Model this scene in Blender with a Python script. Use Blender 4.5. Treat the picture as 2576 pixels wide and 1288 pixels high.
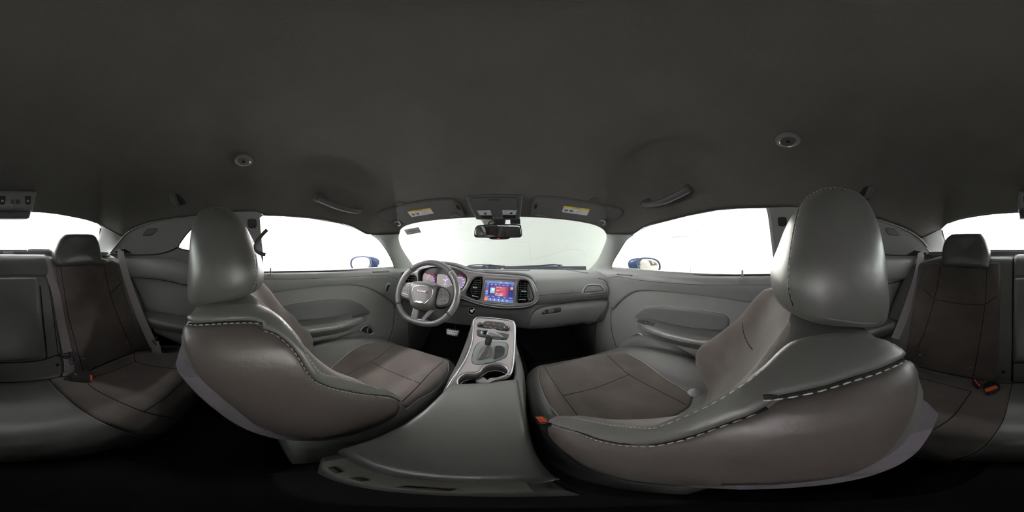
import bpy, bmesh, math, random
from mathutils import Vector, Matrix, geometry
from mathutils.bvhtree import BVHTree
random.seed(7)
scn = bpy.context.scene
for o in list(bpy.data.objects): bpy.data.objects.remove(o)
V = Vector
# ---------------------------------------------------------------- camera
CAM = V((0.06, 0.0, 0.82)); FX = 1281.0; HY = 644.0; PPD = 2576/360.0
cd = bpy.data.cameras.new('camera'); camera = bpy.data.objects.new('camera', cd); scn.collection.objects.link(camera)
cd.type = 'PANO'
try: cd.panorama_type = 'EQUIRECTANGULAR'
except Exception: pass
try: cd.cycles.panorama_type = 'EQUIRECTANGULAR'
except Exception: pass
cd.clip_start = 0.01; cd.clip_end = 100
camera.location = CAM
camera.rotation_euler = (math.pi/2, 0, -math.radians((1288-FX)/PPD))
scn.camera = camera
# ---------------------------------------------------------------- world, added unseen lamps lighting the white room, exposure
scn.view_settings.view_transform = 'Standard'
scn.view_settings.look = 'None'
scn.view_settings.gamma = 1.0
scn.view_settings.exposure = 0.0
try: scn.view_settings.use_curve_mapping = False
except Exception: pass
w = bpy.data.worlds.new('world'); scn.world = w; w.use_nodes = True
bg = w.node_tree.nodes['Background']; bg.inputs[0].default_value = (0.95, 0.97, 1, 1); bg.inputs[1].default_value = 0.6
try:
    scn.cycles.use_denoising = True
    scn.cycles.max_bounces = 10; scn.cycles.diffuse_bounces = 6; scn.cycles.transparent_max_bounces = 16
    scn.cycles.sample_clamp_indirect = 20.0; scn.cycles.caustics_reflective = False; scn.cycles.caustics_refractive = False
except Exception: pass
CEIL = 3.3; GROUND = -0.27
def lamp(x, y, sx, sy, power, aim, col=(1, 1, 1), z=CEIL-0.15):
    l = bpy.data.lights.new('added_room_light', 'AREA'); l.shape = 'RECTANGLE'; l.size = sx; l.size_y = sy; l.energy = power; l.color = col
    o = bpy.data.objects.new('added_room_light', l); o.location = (x, y, z); o.rotation_euler = (V(aim)-V((x, y, z))).to_track_quat('-Z', 'Y').to_euler(); scn.collection.objects.link(o); return o
lamp(-2.7, 0.0, 4.6, 0.5, 440, (-4.2, 0, .9), (1, .955, .975))      # unseen lamps added to brighten the walls and light the cabin
lamp(4.0, 0.3, 4.6, 0.5, 460, (6.0, .3, .9), (1, .965, .94))
lamp(0, -3.4, 4.6, 0.5, 520, (0, -5.0, .8), (.97, 1, .99))
for cx_, ax_ in ((-3.2, -4.6), (5.0, 6.4)):                        # unseen lamps added in the front corners to brighten the rear bench
    lamp(cx_, 2.9, 1.2, 0.5, 420, (ax_, 4.7, .9), (1, .98, .97)).data.spread = math.radians(110)
lamp(0, 3.2, 4.0, 0.5, 4, (0, 5.0, .8), (.95, 1, .97))  # weak unseen lamp added for the front wall

# ---------------------------------------------------------------- generic helpers
def az_el(px, py): return math.radians((px-FX)/PPD), (HY-py)*math.pi/1288
def ray(px, py):
    a, e = az_el(px, py)
    return V((math.sin(a)*math.cos(e), math.cos(a)*math.cos(e), math.sin(e)))
def to_px(p):
    d = V(p)-CAM
    return FX+math.degrees(math.atan2(d.x, d.y))*PPD, HY-math.asin(d.z/d.length)*1288/math.pi
def sm(a, b, x):
    t = max(0.0, min(1.0, (x-a)/(b-a))); return t*t*(3-2*t)
def lerp(a, b, t): return a+(b-a)*t
def interp(tab, x):
    if x <= tab[0][0]: return tab[0][1]
    for i in range(len(tab)-1):
        if x <= tab[i+1][0]:
            x0, y0 = tab[i]; x1, y1 = tab[i+1]
            m0 = (y1-y0)/(x1-x0) if i == 0 else (y1-tab[i-1][1])/(x1-tab[i-1][0])
            m1 = (y1-y0)/(x1-x0) if i+2 >= len(tab) else (tab[i+2][1]-y0)/(tab[i+2][0]-x0)
            h = x1-x0; t = (x-x0)/h
            return (2*t**3-3*t*t+1)*y0+(t**3-2*t*t+t)*h*m0+(-2*t**3+3*t*t)*y1+(t**3-t*t)*h*m1
    return tab[-1][1]
def catmull(pts, closed=False, seg=6):
    P = [V(p) for p in pts]; n = len(P); out = []
    rng = n if closed else n-1
    for i in range(rng):
        p1 = P[i]; p2 = P[(i+1) % n]
        p0 = P[i-1] if (closed or i > 0) else p1*2-p2
        p3 = P[(i+2) % n] if (closed or i+2 < n) else p2*2-p1
        for k in range(seg):
            t = k/seg
            out.append(0.5*((2*p1)+(p2-p0)*t+(2*p0-5*p1+4*p2-p3)*t*t+(3*p1-p0-3*p2+p3)*t**3))
    if not closed: out.append(P[-1].copy())
    return out
def resample(pts, step, closed=False):
    P = list(pts)+([pts[0]] if closed else [])
    L = [0]
    for i in range(len(P)-1): L.append(L[-1]+(P[i+1]-P[i]).length)
    n = max(2, int(round(L[-1]/step))); out = []; j = 0
    for k in range(n if closed else n+1):
        s = L[-1]*k/n
        while j < len(L)-2 and L[j+1] < s: j += 1
        d = L[j+1]-L[j]; t = (s-L[j])/d if d > 1e-12 else 0
        out.append(P[j].lerp(P[j+1], t))
    return out

# ---------------------------------------------------------------- materials
MATS = {}
def mat(name, col, rough=0.5, metal=0.0, bump=0.0, bscale=300, var=0.0, emit=None, estr=1.0, spec=0.5, coat=0.0, pattern=None, sheen=0.0):
    if name in MATS: return MATS[name]
    m = bpy.data.materials.new(name); m.use_nodes = True; nt = m.node_tree; b = nt.nodes['Principled BSDF']
    b.inputs['Base Color'].default_value = (*col, 1); b.inputs['Roughness'].default_value = rough; b.inputs['Metallic'].default_value = metal
    if 'Specular IOR Level' in b.inputs: b.inputs['Specular IOR Level'].default_value = spec
    if coat: b.inputs['Coat Weight'].default_value = coat; b.inputs['Coat Roughness'].default_value = 0.1
    if sheen: b.inputs['Sheen Weight'].default_value = sheen; b.inputs['Sheen Roughness'].default_value = 0.5
    if emit: b.inputs['Emission Color'].default_value = (*emit, 1); b.inputs['Emission Strength'].default_value = estr
    if bump or var or pattern:
        tc = nt.nodes.new('ShaderNodeTexCoord')
        if var:
            n2 = nt.nodes.new('ShaderNodeTexNoise'); n2.inputs['Scale'].default_value = 9; n2.inputs['Detail'].default_value = 4
            nt.links.new(tc.outputs['Object'], n2.inputs['Vector'])
            r = nt.nodes.new('ShaderNodeValToRGB'); r.color_ramp.elements[0].position = .3; r.color_ramp.elements[1].position = .7
            r.color_ramp.elements[0].color = (*[c*(1-var) for c in col], 1); r.color_ramp.elements[1].color = (*[c*(1+var) for c in col], 1)
            nt.links.new(n2.outputs[0], r.inputs[0]); nt.links.new(r.outputs[0], b.inputs['Base Color'])
        if bump:
            if pattern == 'grain':
                n = nt.nodes.new('ShaderNodeTexVoronoi'); n.inputs['Scale'].default_value = bscale
            else:
                n = nt.nodes.new('ShaderNodeTexNoise'); n.inputs['Scale'].default_value = bscale; n.inputs['Detail'].default_value = 3
            nt.links.new(tc.outputs['Object'], n.inputs['Vector'])
            bp = nt.nodes.new('ShaderNodeBump'); bp.inputs['Strength'].default_value = bump; bp.inputs['Distance'].default_value = 0.001
            nt.links.new(n.outputs[0], bp.inputs['Height']); nt.links.new(bp.outputs[0], b.inputs['Normal'])
    MATS[name] = m; return m
def glass_mat(name, tint=(.97, .985, .975), refl=1.0):
    if name in MATS: return MATS[name]
    m = bpy.data.materials.new(name); m.use_nodes = True; nt = m.node_tree; nt.nodes.clear()
    o = nt.nodes.new('ShaderNodeOutputMaterial'); mx = nt.nodes.new('ShaderNodeMixShader')
    t = nt.nodes.new('ShaderNodeBsdfTransparent'); g = nt.nodes.new('ShaderNodeBsdfGlossy'); f = nt.nodes.new('ShaderNodeFresnel')
    t.inputs[0].default_value = (*tint, 1); g.inputs['Roughness'].default_value = 0.02; g.inputs[0].default_value = (refl, refl, refl, 1)
    f.inputs[0].default_value = 1.35
    ge = nt.nodes.new('ShaderNodeNewGeometry'); mm = nt.nodes.new('ShaderNodeMath'); mm.operation = 'SUBTRACT'; mm.inputs[0].default_value = 1.0; nt.links.new(ge.outputs['Backfacing'], mm.inputs[1])
    mu = nt.nodes.new('ShaderNodeMath'); mu.operation = 'MULTIPLY'; nt.links.new(f.outputs[0], mu.inputs[0]); nt.links.new(mm.outputs[0], mu.inputs[1])
    nt.links.new(mu.outputs[0], mx.inputs[0]); nt.links.new(t.outputs[0], mx.inputs[1]); nt.links.new(g.outputs[0], mx.inputs[2]); nt.links.new(mx.outputs[0], o.inputs[0])
    MATS[name] = m; return m
LEATHER = mat('black_leather', (.13, .131, .123), .40, bump=.12, bscale=420, spec=.9)
LEATHER2 = mat('soft_leather', (.125, .126, .118), .37, bump=.10, bscale=380, spec=1.0)
SUEDE = mat('dark_suede', (.145, .122, .110), .95, bump=.4, bscale=900, var=.2, spec=.1, sheen=.35)
PERF = mat('ribbed_suede', (.20, .175, .16), .95, bump=.5, bscale=700, var=.14, spec=.1, sheen=.2)
SOFT = mat('soft_touch_plastic', (.24, .242, .24), .45, bump=.3, bscale=600, spec=.7)
PLAST = mat('dark_plastic', (.12, .122, .125), .5, bump=.25, bscale=700, spec=.6)
BLACKP = mat('black_plastic', (.03, .031, .034), .4, spec=.4)
GLOSSB = mat('gloss_black', (.012, .012, .016), .08, spec=.6)
HEADL = mat('headliner_fabric', (.165, .158, .143), .95, bump=.6, bscale=500, var=.05, spec=.1)
CARPET = mat('black_carpet', (.03, .028, .028), 1.0, bump=1.0, bscale=600, spec=.05)
BEZEL = mat('satin_grey_bezel', (.38, .345, .35), .38, metal=.5, spec=.5)
SATIN = mat('satin_silver', (.62, .62, .64), .28, metal=.9)
CHROME = mat('chrome', (.85, .85, .86), .08, metal=1.0)
THREAD = mat('grey_thread', (.55, .53, .50), .8)
PIPING = mat('grey_piping', (.42, .42, .42), .5)
SEAM = mat('seam_shadow_gap', (.03, .03, .03), .9, spec=.1)
BELT = mat('belt_webbing', (.28, .25, .265), .75, bump=.8, bscale=250)
RED = mat('red_orange_button', (.95, .13, .03), .4)
# ---------------------------------------------------------------- object helpers
def base_obj(name, verts, faces, m, parent=None, smooth=True, sharp=None):
    c = V((0, 0, 0))
    for v in verts: c += v
    c /= max(1, len(verts))
    me = bpy.data.meshes.new(name); me.from_pydata([v-c for v in verts], [], faces); me.validate(); me.update()
    if smooth:
        me.polygons.foreach_set('use_smooth', [True]*len(me.polygons))
        if sharp:
            try: me.set_sharp_from_angle(angle=math.radians(sharp))
            except Exception: pass
    if m: me.materials.append(m)
    o = bpy.data.objects.new(name, me); o.location = c; scn.collection.objects.link(o)
    if parent:
        o.parent = parent
        o.matrix_parent_inverse = Matrix.Translation(-wloc(parent))
    return o
WL = {}
def wloc(o):
    p = V(o.location); return p
def bvh_of(*objs):
    vs = []; fs = []
    for o in objs:
        b = len(vs); l = V(o.location)
        vs += [v.co+l for v in o.data.vertices]; fs += [[b+i for i in p.vertices] for p in o.data.polygons]
    return Surf(BVHTree.FromPolygons(vs, fs))
class Surf:
    def __init__(s, b, flip=False): s.b = b; s.last = 0.8
    def hit(s, px, py):
        d = ray(px, py); co, n, i, t = s.b.ray_cast(CAM, d, 20)
        if co is None:
            co, n, i, t = s.b.find_nearest(CAM+d*s.last)
            if co is None: co = CAM+d*s.last
            if n is None: n = -d
        else: s.last = t
        if n.dot(d) > 0: n = -n
        return co, n
class PSurf:
    def __init__(s, p, n): s.p = V(p); s.n = V(n).normalized()
    def hit(s, px, py):
        d = ray(px, py); t = (s.p-CAM).dot(s.n)/d.dot(s.n)
        if t <= 0: t = 1
        return CAM+d*t, (s.n if s.n.dot(d) < 0 else -s.n)
class FSurf:                                     # implicit function f(p) changes sign along the ray
    def __init__(s, f, t0=.05, t1=4.0, n=90): s.f = f; s.t0 = t0; s.t1 = t1; s.n = n; s.last = 1
    def hit(s, px, py):
        d = ray(px, py); a = s.t0; fa = s.f(CAM+d*a); st = (s.t1-s.t0)/s.n; t = None
        for k in range(1, s.n+1):
            b = s.t0+st*k; fb = s.f(CAM+d*b)
            if fa*fb <= 0:
                lo, hi = a, b
                for _ in range(24):
                    m = (lo+hi)/2
                    if s.f(CAM+d*m)*fa > 0: lo = m
                    else: hi = m
                t = (lo+hi)/2; break
            a, fa = b, fb
        if t is None: t = s.last
        s.last = t; p = CAM+d*t; e = 1e-3; f0 = s.f(p)
        n = V((s.f(p+V((e, 0, 0)))-f0, s.f(p+V((0, e, 0)))-f0, s.f(p+V((0, 0, e)))-f0))
        n = n.normalized() if n.length > 0 else -d
        if n.dot(d) > 0: n = -n
        return p, n
def tag(o, label=None, cat=None, group=None, kind=None):
    if label: o['label'] = label
    if cat: o['category'] = cat
    if group: o['group'] = group
    if kind: o['kind'] = kind
    return o
def thing(name, loc, label, cat, group=None, kind=None):
    o = bpy.data.objects.new(name, None); o.empty_display_size = .05; o.location = V(loc); scn.collection.objects.link(o)
    return tag(o, label, cat, group, kind)
def loft(name, secs, m, parent=None, closed=True, caps=True, smooth=True, sharp=None, loop=False):
    vs = []; fs = []; n = len(secs[0])
    for s in secs: vs += [V(p) for p in s]
    R = len(secs)
    for r in range(R if loop else R-1):
        r2 = (r+1) % R
        for i in range(n if closed else n-1):
            j = (i+1) % n; fs.append([r*n+i, r*n+j, r2*n+j, r2*n+i])
    if caps and closed and not loop:
        for r in (0, R-1):
            c = V((0, 0, 0))
            for p in secs[r]: c += V(p)
            c /= n; vs.append(c); k = len(vs)-1
            for i in range(n):
                j = (i+1) % n; fs.append([k, r*n+i, r*n+j] if r else [k, r*n+j, r*n+i])
    return base_obj(name, vs, fs, m, parent, smooth, sharp)
def tube_data(pts, r, closed=False, ns=8, flat=1.0, up=None):
    vs = []; fs = []; n = len(pts)
    for i, p in enumerate(pts):
        a = pts[i-1] if (i > 0 or closed) else p; b = pts[(i+1) % n] if (i < n-1 or closed) else p
        t = (b-a); t = t.normalized() if t.length > 1e-9 else V((0, 0, 1))
        u = (up[i] if up else V((0, 0, 1)))
        s = t.cross(u)
        if s.length < 1e-4: s = t.cross(V((0, 1, 0)))
        s.normalize(); q = s.cross(t).normalized()
        rr = r[i] if isinstance(r, (list, tuple)) else r
        for k in range(ns):
            an = 2*math.pi*k/ns; vs.append(p+s*math.cos(an)*rr+q*math.sin(an)*rr*flat)
    for i in range(n if closed else n-1):
        j = (i+1) % n
        for k in range(ns):
            l = (k+1) % ns; fs.append([i*ns+k, i*ns+l, j*ns+l, j*ns+k])
    if not closed:
        fs.append(list(range(ns))[::-1]); fs.append([(n-1)*ns+k for k in range(ns)])
    return vs, fs
def tube(name, pts, r, m, parent=None, closed=False, ns=8, flat=1.0, up=None):
    vs, fs = tube_data([V(p) for p in pts], r, closed, ns, flat, up); return base_obj(name, vs, fs, m, parent)
def clean_hits(surf, P):
    out = []
    for p in P:
        c, n = surf.hit(p.x, p.y); q = to_px(c); dx = abs((q[0]-p.x+1288) % 2576-1288)
        if math.hypot(dx, q[1]-p.y) < 7: out.append((c, n))
    if len(out) < 2: out = [surf.hit(p.x, p.y) for p in P]
    return out
def line_on(name, px, surf, r, m, parent=None, closed=False, off=0.0, step=5, flat=.6, smooth=True, taper=False):
    P = [V((a, b, 0)) for a, b in px]
    if smooth and len(P) > 2: P = catmull(P, closed, 8)
    P = resample(P, step, closed); H = clean_hits(surf, P)
    N = [h[1] for h in H]
    rr = r
    if taper: n = len(H); rr = [r*max(.15, min(1, 5*i/n, 5*(n-1-i)/n)) for i in range(n)]
    return tube(name, [c+n*off for c, n in H], rr, m, parent, closed, 8, flat, N)
def stitch_on(name, px, surf, m=None, parent=None, ln=.0042, gap=.0028, r=.0007, closed=False, off=.0006, smooth=True):
    m = m or THREAD
    P = [V((a, b, 0)) for a, b in px]
    if smooth and len(P) > 2: P = catmull(P, closed, 8)
    P = resample(P, 3, closed); H = clean_hits(surf, P)
    pts = [c+n*off for c, n in H]; N = [h[1] for h in H]
    vs = []; fs = []; s = 0; cur = [pts[0]]; pos = 0; on = True; L = ln
    # walk along arc length
    acc = [0]
    for i in range(len(pts)-1): acc.append(acc[-1]+(pts[i+1]-pts[i]).length)
    def at(d):
        lo = 0
        for i in range(at.k, len(acc)-1):
            if acc[i+1] >= d: lo = i; break
        else: lo = len(acc)-2
        at.k = lo; e = acc[lo+1]-acc[lo]; t = (d-acc[lo])/e if e > 0 else 0
        return pts[lo].lerp(pts[lo+1], t), N[lo]
    at.k = 0; d = 0
    while d+ln < acc[-1]:
        a, n1 = at(d); mdl, n2 = at(d+ln/2); b, n3 = at(d+ln)
        v, f = tube_data([a, mdl+n2*r*.4, b], [r*.6, r, r*.6], False, 5, .8, [n1, n2, n3]); k = len(vs); vs += v; fs += [[i+k for i in q] for q in f]
        d += ln+gap
    if not vs: return None
    return base_obj(name, vs, fs, m, parent)
def inpoly(x, y, P):
    c = False; n = len(P); j = n-1
    for i in range(n):
        xi, yi = P[i][0], P[i][1]; xj, yj = P[j][0], P[j][1]
        if (yi > y) != (yj > y) and x < (xj-xi)*(y-yi)/(yj-yi)+xi: c = not c
        j = i
    return c
def dseg(x, y, P):
    best = 1e9; n = len(P)
    for i in range(n):
        ax, ay = P[i][0], P[i][1]; bx, by = P[(i+1) % n][0], P[(i+1) % n][1]
        dx, dy = bx-ax, by-ay; l = dx*dx+dy*dy
        t = 0 if l == 0 else max(0, min(1, ((x-ax)*dx+(y-ay)*dy)/l))
        q = (x-ax-dx*t)**2+(y-ay-dy*t)**2
        if q < best: best = q
    return math.sqrt(best)
def subdiv(P, step, closed=True):
    out = []; n = len(P)
    for i in range(n if closed else n-1):
        a, b = P[i], P[(i+1) % n]; k = max(1, int(round((b-a).length/step)))
        out += [a.lerp(b, j/k) for j in range(k)]
    if not closed: out.append(P[-1])
    return out
def relief(name, outline, surf, m, parent=None, h=.004, bev=.006, step=6, back=.004, smooth=True, holes=(), off=0.0, sharp=None, hsm=True, shape=None, cap=False):
    def prep(o, s):
        P = [V((a, b, 0)) for a, b in o]
        if s and len(P) > 3: return resample(catmull(P, True, 6), step*.7, True)
        return subdiv(P, step*.7)
    O = prep(outline, smooth); HO = [prep(q, hsm) for q in holes]
    OT = [(p.x, p.y) for p in O]; HT = [[(p.x, p.y) for p in q] for q in HO]
    pts = list(OT); edges = [(i, (i+1) % len(OT)) for i in range(len(OT))]
    for q in HT:
        b = len(pts); pts += q; edges += [(b+i, b+(i+1) % len(q)) for i in range(len(q))]
    loops = [OT]+HT
    x0 = min(p[0] for p in OT); x1 = max(p[0] for p in OT); y0 = min(p[1] for p in OT); y1 = max(p[1] for p in OT)
    # extra ring close to the edge for the bevel
    def bd(x, y): return min(dseg(x, y, l) for l in loops)
    def ok(x, y): return inpoly(x, y, OT) and not any(inpoly(x, y, q) for q in HT)
    c0, _ = surf.hit((x0+x1)/2, (y0+y1)/2); sc = (c0-CAM).length*math.pi/1288
    bpx = bev/sc
    for l in loops:
        for fr in (.25, .6, 1.0):
            d = bpx*fr
            if d < .3: continue
            n = len(l)
            skip = 1 if d > step*.5 else 1
            for i in range(0, n, skip):
                ax, ay = l[i-1]; bx, by = l[(i+1) % n]; tx, ty = bx-ax, by-ay; q = math.hypot(tx, ty) or 1
                for s in (1, -1):
                    X = l[i][0]-ty/q*d*s; Y = l[i][1]+tx/q*d*s
                    if ok(X, Y) and bd(X, Y) > d*.9: pts.append((X, Y))
    g = step; j = 0; y = y0+g/2
    while y < y1:
        x = x0+(g/2 if j % 2 else g*.1)
        while x < x1:
            if ok(x, y) and bd(x, y) > max(bpx*1.0, 0)+g*.45: pts.append((x, y))
            x += g
        y += g*.87; j += 1
    r = geometry.delaunay_2d_cdt([V(p) for p in pts], edges, [], 0, 1e-4)
    v2, tris = r[0], r[2]
    T = []
    for t in tris:
        cx = sum(v2[i].x for i in t)/3; cy = sum(v2[i].y for i in t)/3
        if ok(cx, cy): T.append(list(t))
    used = sorted({i for t in T for i in t}); mp = {k: i for i, k in enumerate(used)}
    T = [[mp[i] for i in t] for t in T]; q2 = [v2[i] for i in used]
    H = [surf.hit(p.x, p.y) for p in q2]; C = [a for a, _ in H]; N = [b.copy() for _, b in H]
    nb = [set() for _ in q2]
    for t in T:
        for a in t: nb[a].update(t)
    for _ in range(2):
        N2 = []
        for i in range(len(N)):
            s = N[i].copy()
            for k in nb[i]: s += N[k]
            N2.append(s.normalized())
        N = N2
    vs = []
    for i, p in enumerate(q2):
        d = bd(p.x, p.y)*(C[i]-CAM).length*math.pi/1288
        u = min(1, d/bev) if bev > 0 else 1
        disp = h*math.sqrt(max(0, 1-(1-u)**2)) if h >= 0 else h*sm(0, 1, u)
        if shape: disp += shape(p.x, p.y)
        vs.append(C[i]+N[i]*(disp+off))
    # orientation: make face normals look at the camera
    F = []
    for t in T:
        a, b, c = [vs[i] for i in t]
        n = (b-a).cross(c-a)
        F.append(t if n.dot(CAM-a) > 0 else t[::-1])
    ec = {}
    for t in F:
        for a, b in ((t[0], t[1]), (t[1], t[2]), (t[2], t[0])): ec[(a, b)] = ec.get((a, b), 0)+1
    bm_ = {}
    for (a, b) in list(ec):
        if (b, a) not in ec:
            for k in (a, b):
                if k not in bm_: vs.append(C[k]+N[k]*(off-back)); bm_[k] = len(vs)-1
            F.append([b, a, bm_[a], bm_[b]])
    if cap:
        nF = len([1 for t in F if len(t) == 3]); m2 = {}
        for t in [t for t in F if len(t) == 3][:nF]:
            q = []
            for k in t[::-1]:
                if k in bm_: q.append(bm_[k])
                else:
                    if k not in m2: vs.append(C[k]+N[k]*(off-back)); m2[k] = len(vs)-1
                    q.append(m2[k])
            F.append(q)
    return base_obj(name, vs, F, m, parent, True, sharp or 40)
def text_on(name, s, px, py, hpx, surf, m, parent=None, ang=0, off=.0012, align='CENTER', wscale=1.0, shear=0.0, jac=None):
    cu = bpy.data.curves.new('txt', 'FONT'); cu.body = s; cu.size = 1; cu.align_x = align; cu.align_y = 'CENTER'; cu.resolution_u = 3; cu.shear = shear
    o = bpy.data.objects.new('txt', cu); scn.collection.objects.link(o)
    dg = bpy.context.evaluated_depsgraph_get(); me = bpy.data.meshes.new_from_object(o.evaluated_get(dg))
    ca, sa = math.cos(math.radians(ang)), math.sin(math.radians(ang)); vs = []
    for v in me.vertices:
        x = v.co.x*hpx*1.35*wscale; y = v.co.y*hpx*1.35
        X = px+x*ca+y*sa; Y = py+x*sa-y*ca
        c, n = surf.hit(X, Y); vs.append(c+n*off)
    fs = [list(p.vertices) for p in me.polygons]
    bpy.data.objects.remove(o); bpy.data.curves.remove(cu); bpy.data.meshes.remove(me)
    if not vs: return None
    F = []
    for f in fs:
        n = geometry.normal([vs[i] for i in f]) if len(f) > 2 else V((0, 0, 1))
        F.append(f if n.dot(CAM-vs[f[0]]) > 0 else f[::-1])
    return base_obj(name, vs, F, m, parent, False)
def rbox(name, c, size, m, parent=None, r=.004, rot=None, seg=2):
    bm = bmesh.new(); bmesh.ops.create_cube(bm, size=1)
    for v in bm.verts: v.co = V((v.co.x*size[0], v.co.y*size[1], v.co.z*size[2]))
    if r: bmesh.ops.bevel(bm, geom=list(bm.edges), offset=min(r, min(size)*.45), segments=seg, affect='EDGES', profile=.5)
    me = bpy.data.meshes.new(name); bm.to_mesh(me); bm.free()
    me.polygons.foreach_set('use_smooth', [True]*len(me.polygons))
    try: me.set_sharp_from_angle(angle=math.radians(35))
    except Exception: pass
    me.materials.append(m); o = bpy.data.objects.new(name, me)
    M = rot.to_4x4() if rot else Matrix.Identity(4)
    me.transform(M); o.location = V(c); scn.collection.objects.link(o)
    if parent: o.parent = parent; o.matrix_parent_inverse = Matrix.Translation(-wloc(parent))
    return o
def lathe(name, prof, c, axis, m, parent=None, ns=32):
    ax = V(axis).normalized(); u = ax.orthogonal().normalized(); w_ = ax.cross(u)
    secs = [[V(c)+ax*h+(u*math.cos(2*math.pi*k/ns)+w_*math.sin(2*math.pi*k/ns))*r for k in range(ns)] for r, h in prof]
    return loft(name, secs, m, parent, sharp=40)
# ================================================================ the room round the car
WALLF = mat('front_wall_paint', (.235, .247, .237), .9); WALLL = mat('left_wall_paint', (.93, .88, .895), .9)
WALLR = mat('right_wall_paint', (.93, .90, .87), .9); WALLB = mat('shutter_paint', (.90, .92, .92), .7)
ROOMX0, ROOMX1, ROOMY0, ROOMY1 = -4.2, 6.0, -5.0, 5.0
def slab(name, a, b, m, parent=None):
    a, b = V(a), V(b); return rbox(name, (a+b)/2, [abs(b[i]-a[i]) for i in range(3)], m, parent, r=0)
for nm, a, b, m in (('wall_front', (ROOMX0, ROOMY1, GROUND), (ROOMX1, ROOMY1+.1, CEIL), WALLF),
                    ('wall_back', (ROOMX0, ROOMY0-.1, GROUND), (ROOMX1, ROOMY0, CEIL), WALLB),
                    ('wall_left', (ROOMX0-.1, ROOMY0, GROUND), (ROOMX0, ROOMY1, CEIL), WALLL),
                    ('wall_right', (ROOMX1, ROOMY0, GROUND), (ROOMX1+.1, ROOMY1, CEIL), WALLR),
                    ('ceiling', (ROOMX0, ROOMY0, CEIL), (ROOMX1, ROOMY1, CEIL+.1), mat('room_ceiling', (.5, .5, .5), .9)),
                    ('floor', (ROOMX0, ROOMY0, GROUND-.1), (ROOMX1, ROOMY1, GROUND), mat('room_floor', (.85, .86, .86), .5))):
    tag(slab(nm, a, b, m), kind='structure')
# ================================================================ key surfaces of the cabin
def side_x(y, z):
    x = .715
    if z > .73: x -= (z-.73)*.42
    x -= .05*sm(.55, 1.15, y)+.13*sm(.30, 1.15, -y)
    return x
SL = FSurf(lambda p: -p.x-side_x(p.y, p.z)); SR = FSurf(lambda p: p.x-side_x(p.y, p.z))
def ws_y(x, z): return 1.28-(z-.735)*1.96-.33*x*x
WSF = FSurf(lambda p: p.y-ws_y(p.x, p.z), .3, 3)
def rw_y(x, z): return -.78-(1.036-z)*2.3+.25*x*x
RWF = FSurf(lambda p: -p.y+rw_y(p.x, p.z), .3, 3)
HEADER = [(1005, 588), (1008, 578), (1019, 569), (1048, 560.6), (1094, 554), (1145, 549.5), (1195, 547), (1253, 545.4), (1315, 545.6), (1373, 548.6), (1433, 554.3), (1470, 560), (1498, 567), (1517, 577), (1525, 589)]
RWINTOP = [(1593, 590), (1628, 568), (1663, 559), (1733, 541.5), (1803, 528), (1860, 523.5), (1931, 522)]
RQTOP = [(1952, 522), (1985, 521), (2060, 524), (2130, 532), (2180, 543), (2240, 560), (2290, 582), (2316, 601)]
BTOP = [(2368, 577), (2385, 562), (2420, 551), (2480, 541), (2540, 536), (2599, 533.5), (2650, 533), (2700, 536), (2740, 542), (2790, 552), (2818, 561), (2831, 571)]
LQTOP = [(2883, 598), (2895, 588), (2916, 573), (2950, 562), (2984, 554), (3084, 541), (3150, 534), (3205, 532), (3226, 533)]
LWINTOP = [(661, 541.3), (710, 542.5), (780, 548), (850, 560), (896, 574), (920, 587), (936, 591)]
edge = []
def E(pts, s, seg=6):
    P = catmull([V((a, b, 0)) for a, b in pts], False, seg); out = [s.hit(p.x, p.y)[0] for p in P]; edge.extend(out); return out
e_hdr = E(HEADER, WSF, 4); e_rw = E(RWINTOP, SR, 4); e_rq = E(RQTOP, SR, 3); e_bk = E(BTOP, RWF, 3); e_lq = E(LQTOP, SL, 3); e_lw = E(LWINTOP, SL, 4)
# resample the closed loop
loopP = resample(edge, .020, True)
C0 = V((0, -.05, 1.178)); rings = []
NR = 56
ARCS = []
def crease(x, y):                                   # moulded grooves of the headliner over the grab handles
    z = 0
    for P, w_, A in ARCS:
        best = 9; L = len(P)
        for i in range(L-1):
            ax, ay = P[i]; bx, by = P[i+1]; dx, dy = bx-ax, by-ay; l = dx*dx+dy*dy
            t = max(0, min(1, ((x-ax)*dx+(y-ay)*dy)/l)); d = math.hypot(x-ax-dx*t, y-ay-dy*t)
            if d < best: best = d; u = (i+t)/(L-1)
        if best < w_*3: z += A*math.exp(-(best/w_)**2)*sm(0, .25, u)*(1-sm(.75, 1, u))
    return z
def dome_rings():
    rings = []
    for k in range(NR+1):
        t = k/NR; ring = []
        for p in loopP:
            q = C0.lerp(p, t); q.z = p.z+(C0.z-p.z)*(1-t**4); q.z += crease(q.x, q.y)*(1-sm(.92, 1, t)) if ARCS else 0; ring.append(q)
        rings.append(ring)
    return rings
rings = dome_rings(); _n = len(loopP)
_b = Surf(BVHTree.FromPolygons([q for r in rings for q in r], [[k*_n+i, k*_n+(i+1) % _n, (k+1)*_n+(i+1) % _n, (k+1)*_n+i] for k in range(NR) for i in range(_n)]))
for px_, w_, A in (([(720, 428), (770, 410), (820, 407), (870, 418), (915, 442), (955, 482)], .030, .024), ([(1540, 470), (1575, 425), (1620, 390), (1675, 368), (1740, 366), (1815, 384)], .030, .024),
                   ([(760, 492), (790, 477), (840, 476), (885, 489), (920, 514)], .018, .014), ([(1590, 520), (1640, 482), (1690, 462), (1735, 455), (1760, 462)], .018, .014),
                   ([(500, 240), (530, 320), (560, 400), (600, 470), (640, 500)], .045, .012), ([(2200, 230), (2130, 300), (2060, 380), (1990, 450)], .045, .012)):
    P_ = [_b.hit(p.x, p.y)[0] for p in catmull([V((a, b, 0)) for a, b in px_], False, 5)]; ARCS.append(([(p.x, p.y) for p in P_], w_, A))
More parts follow.
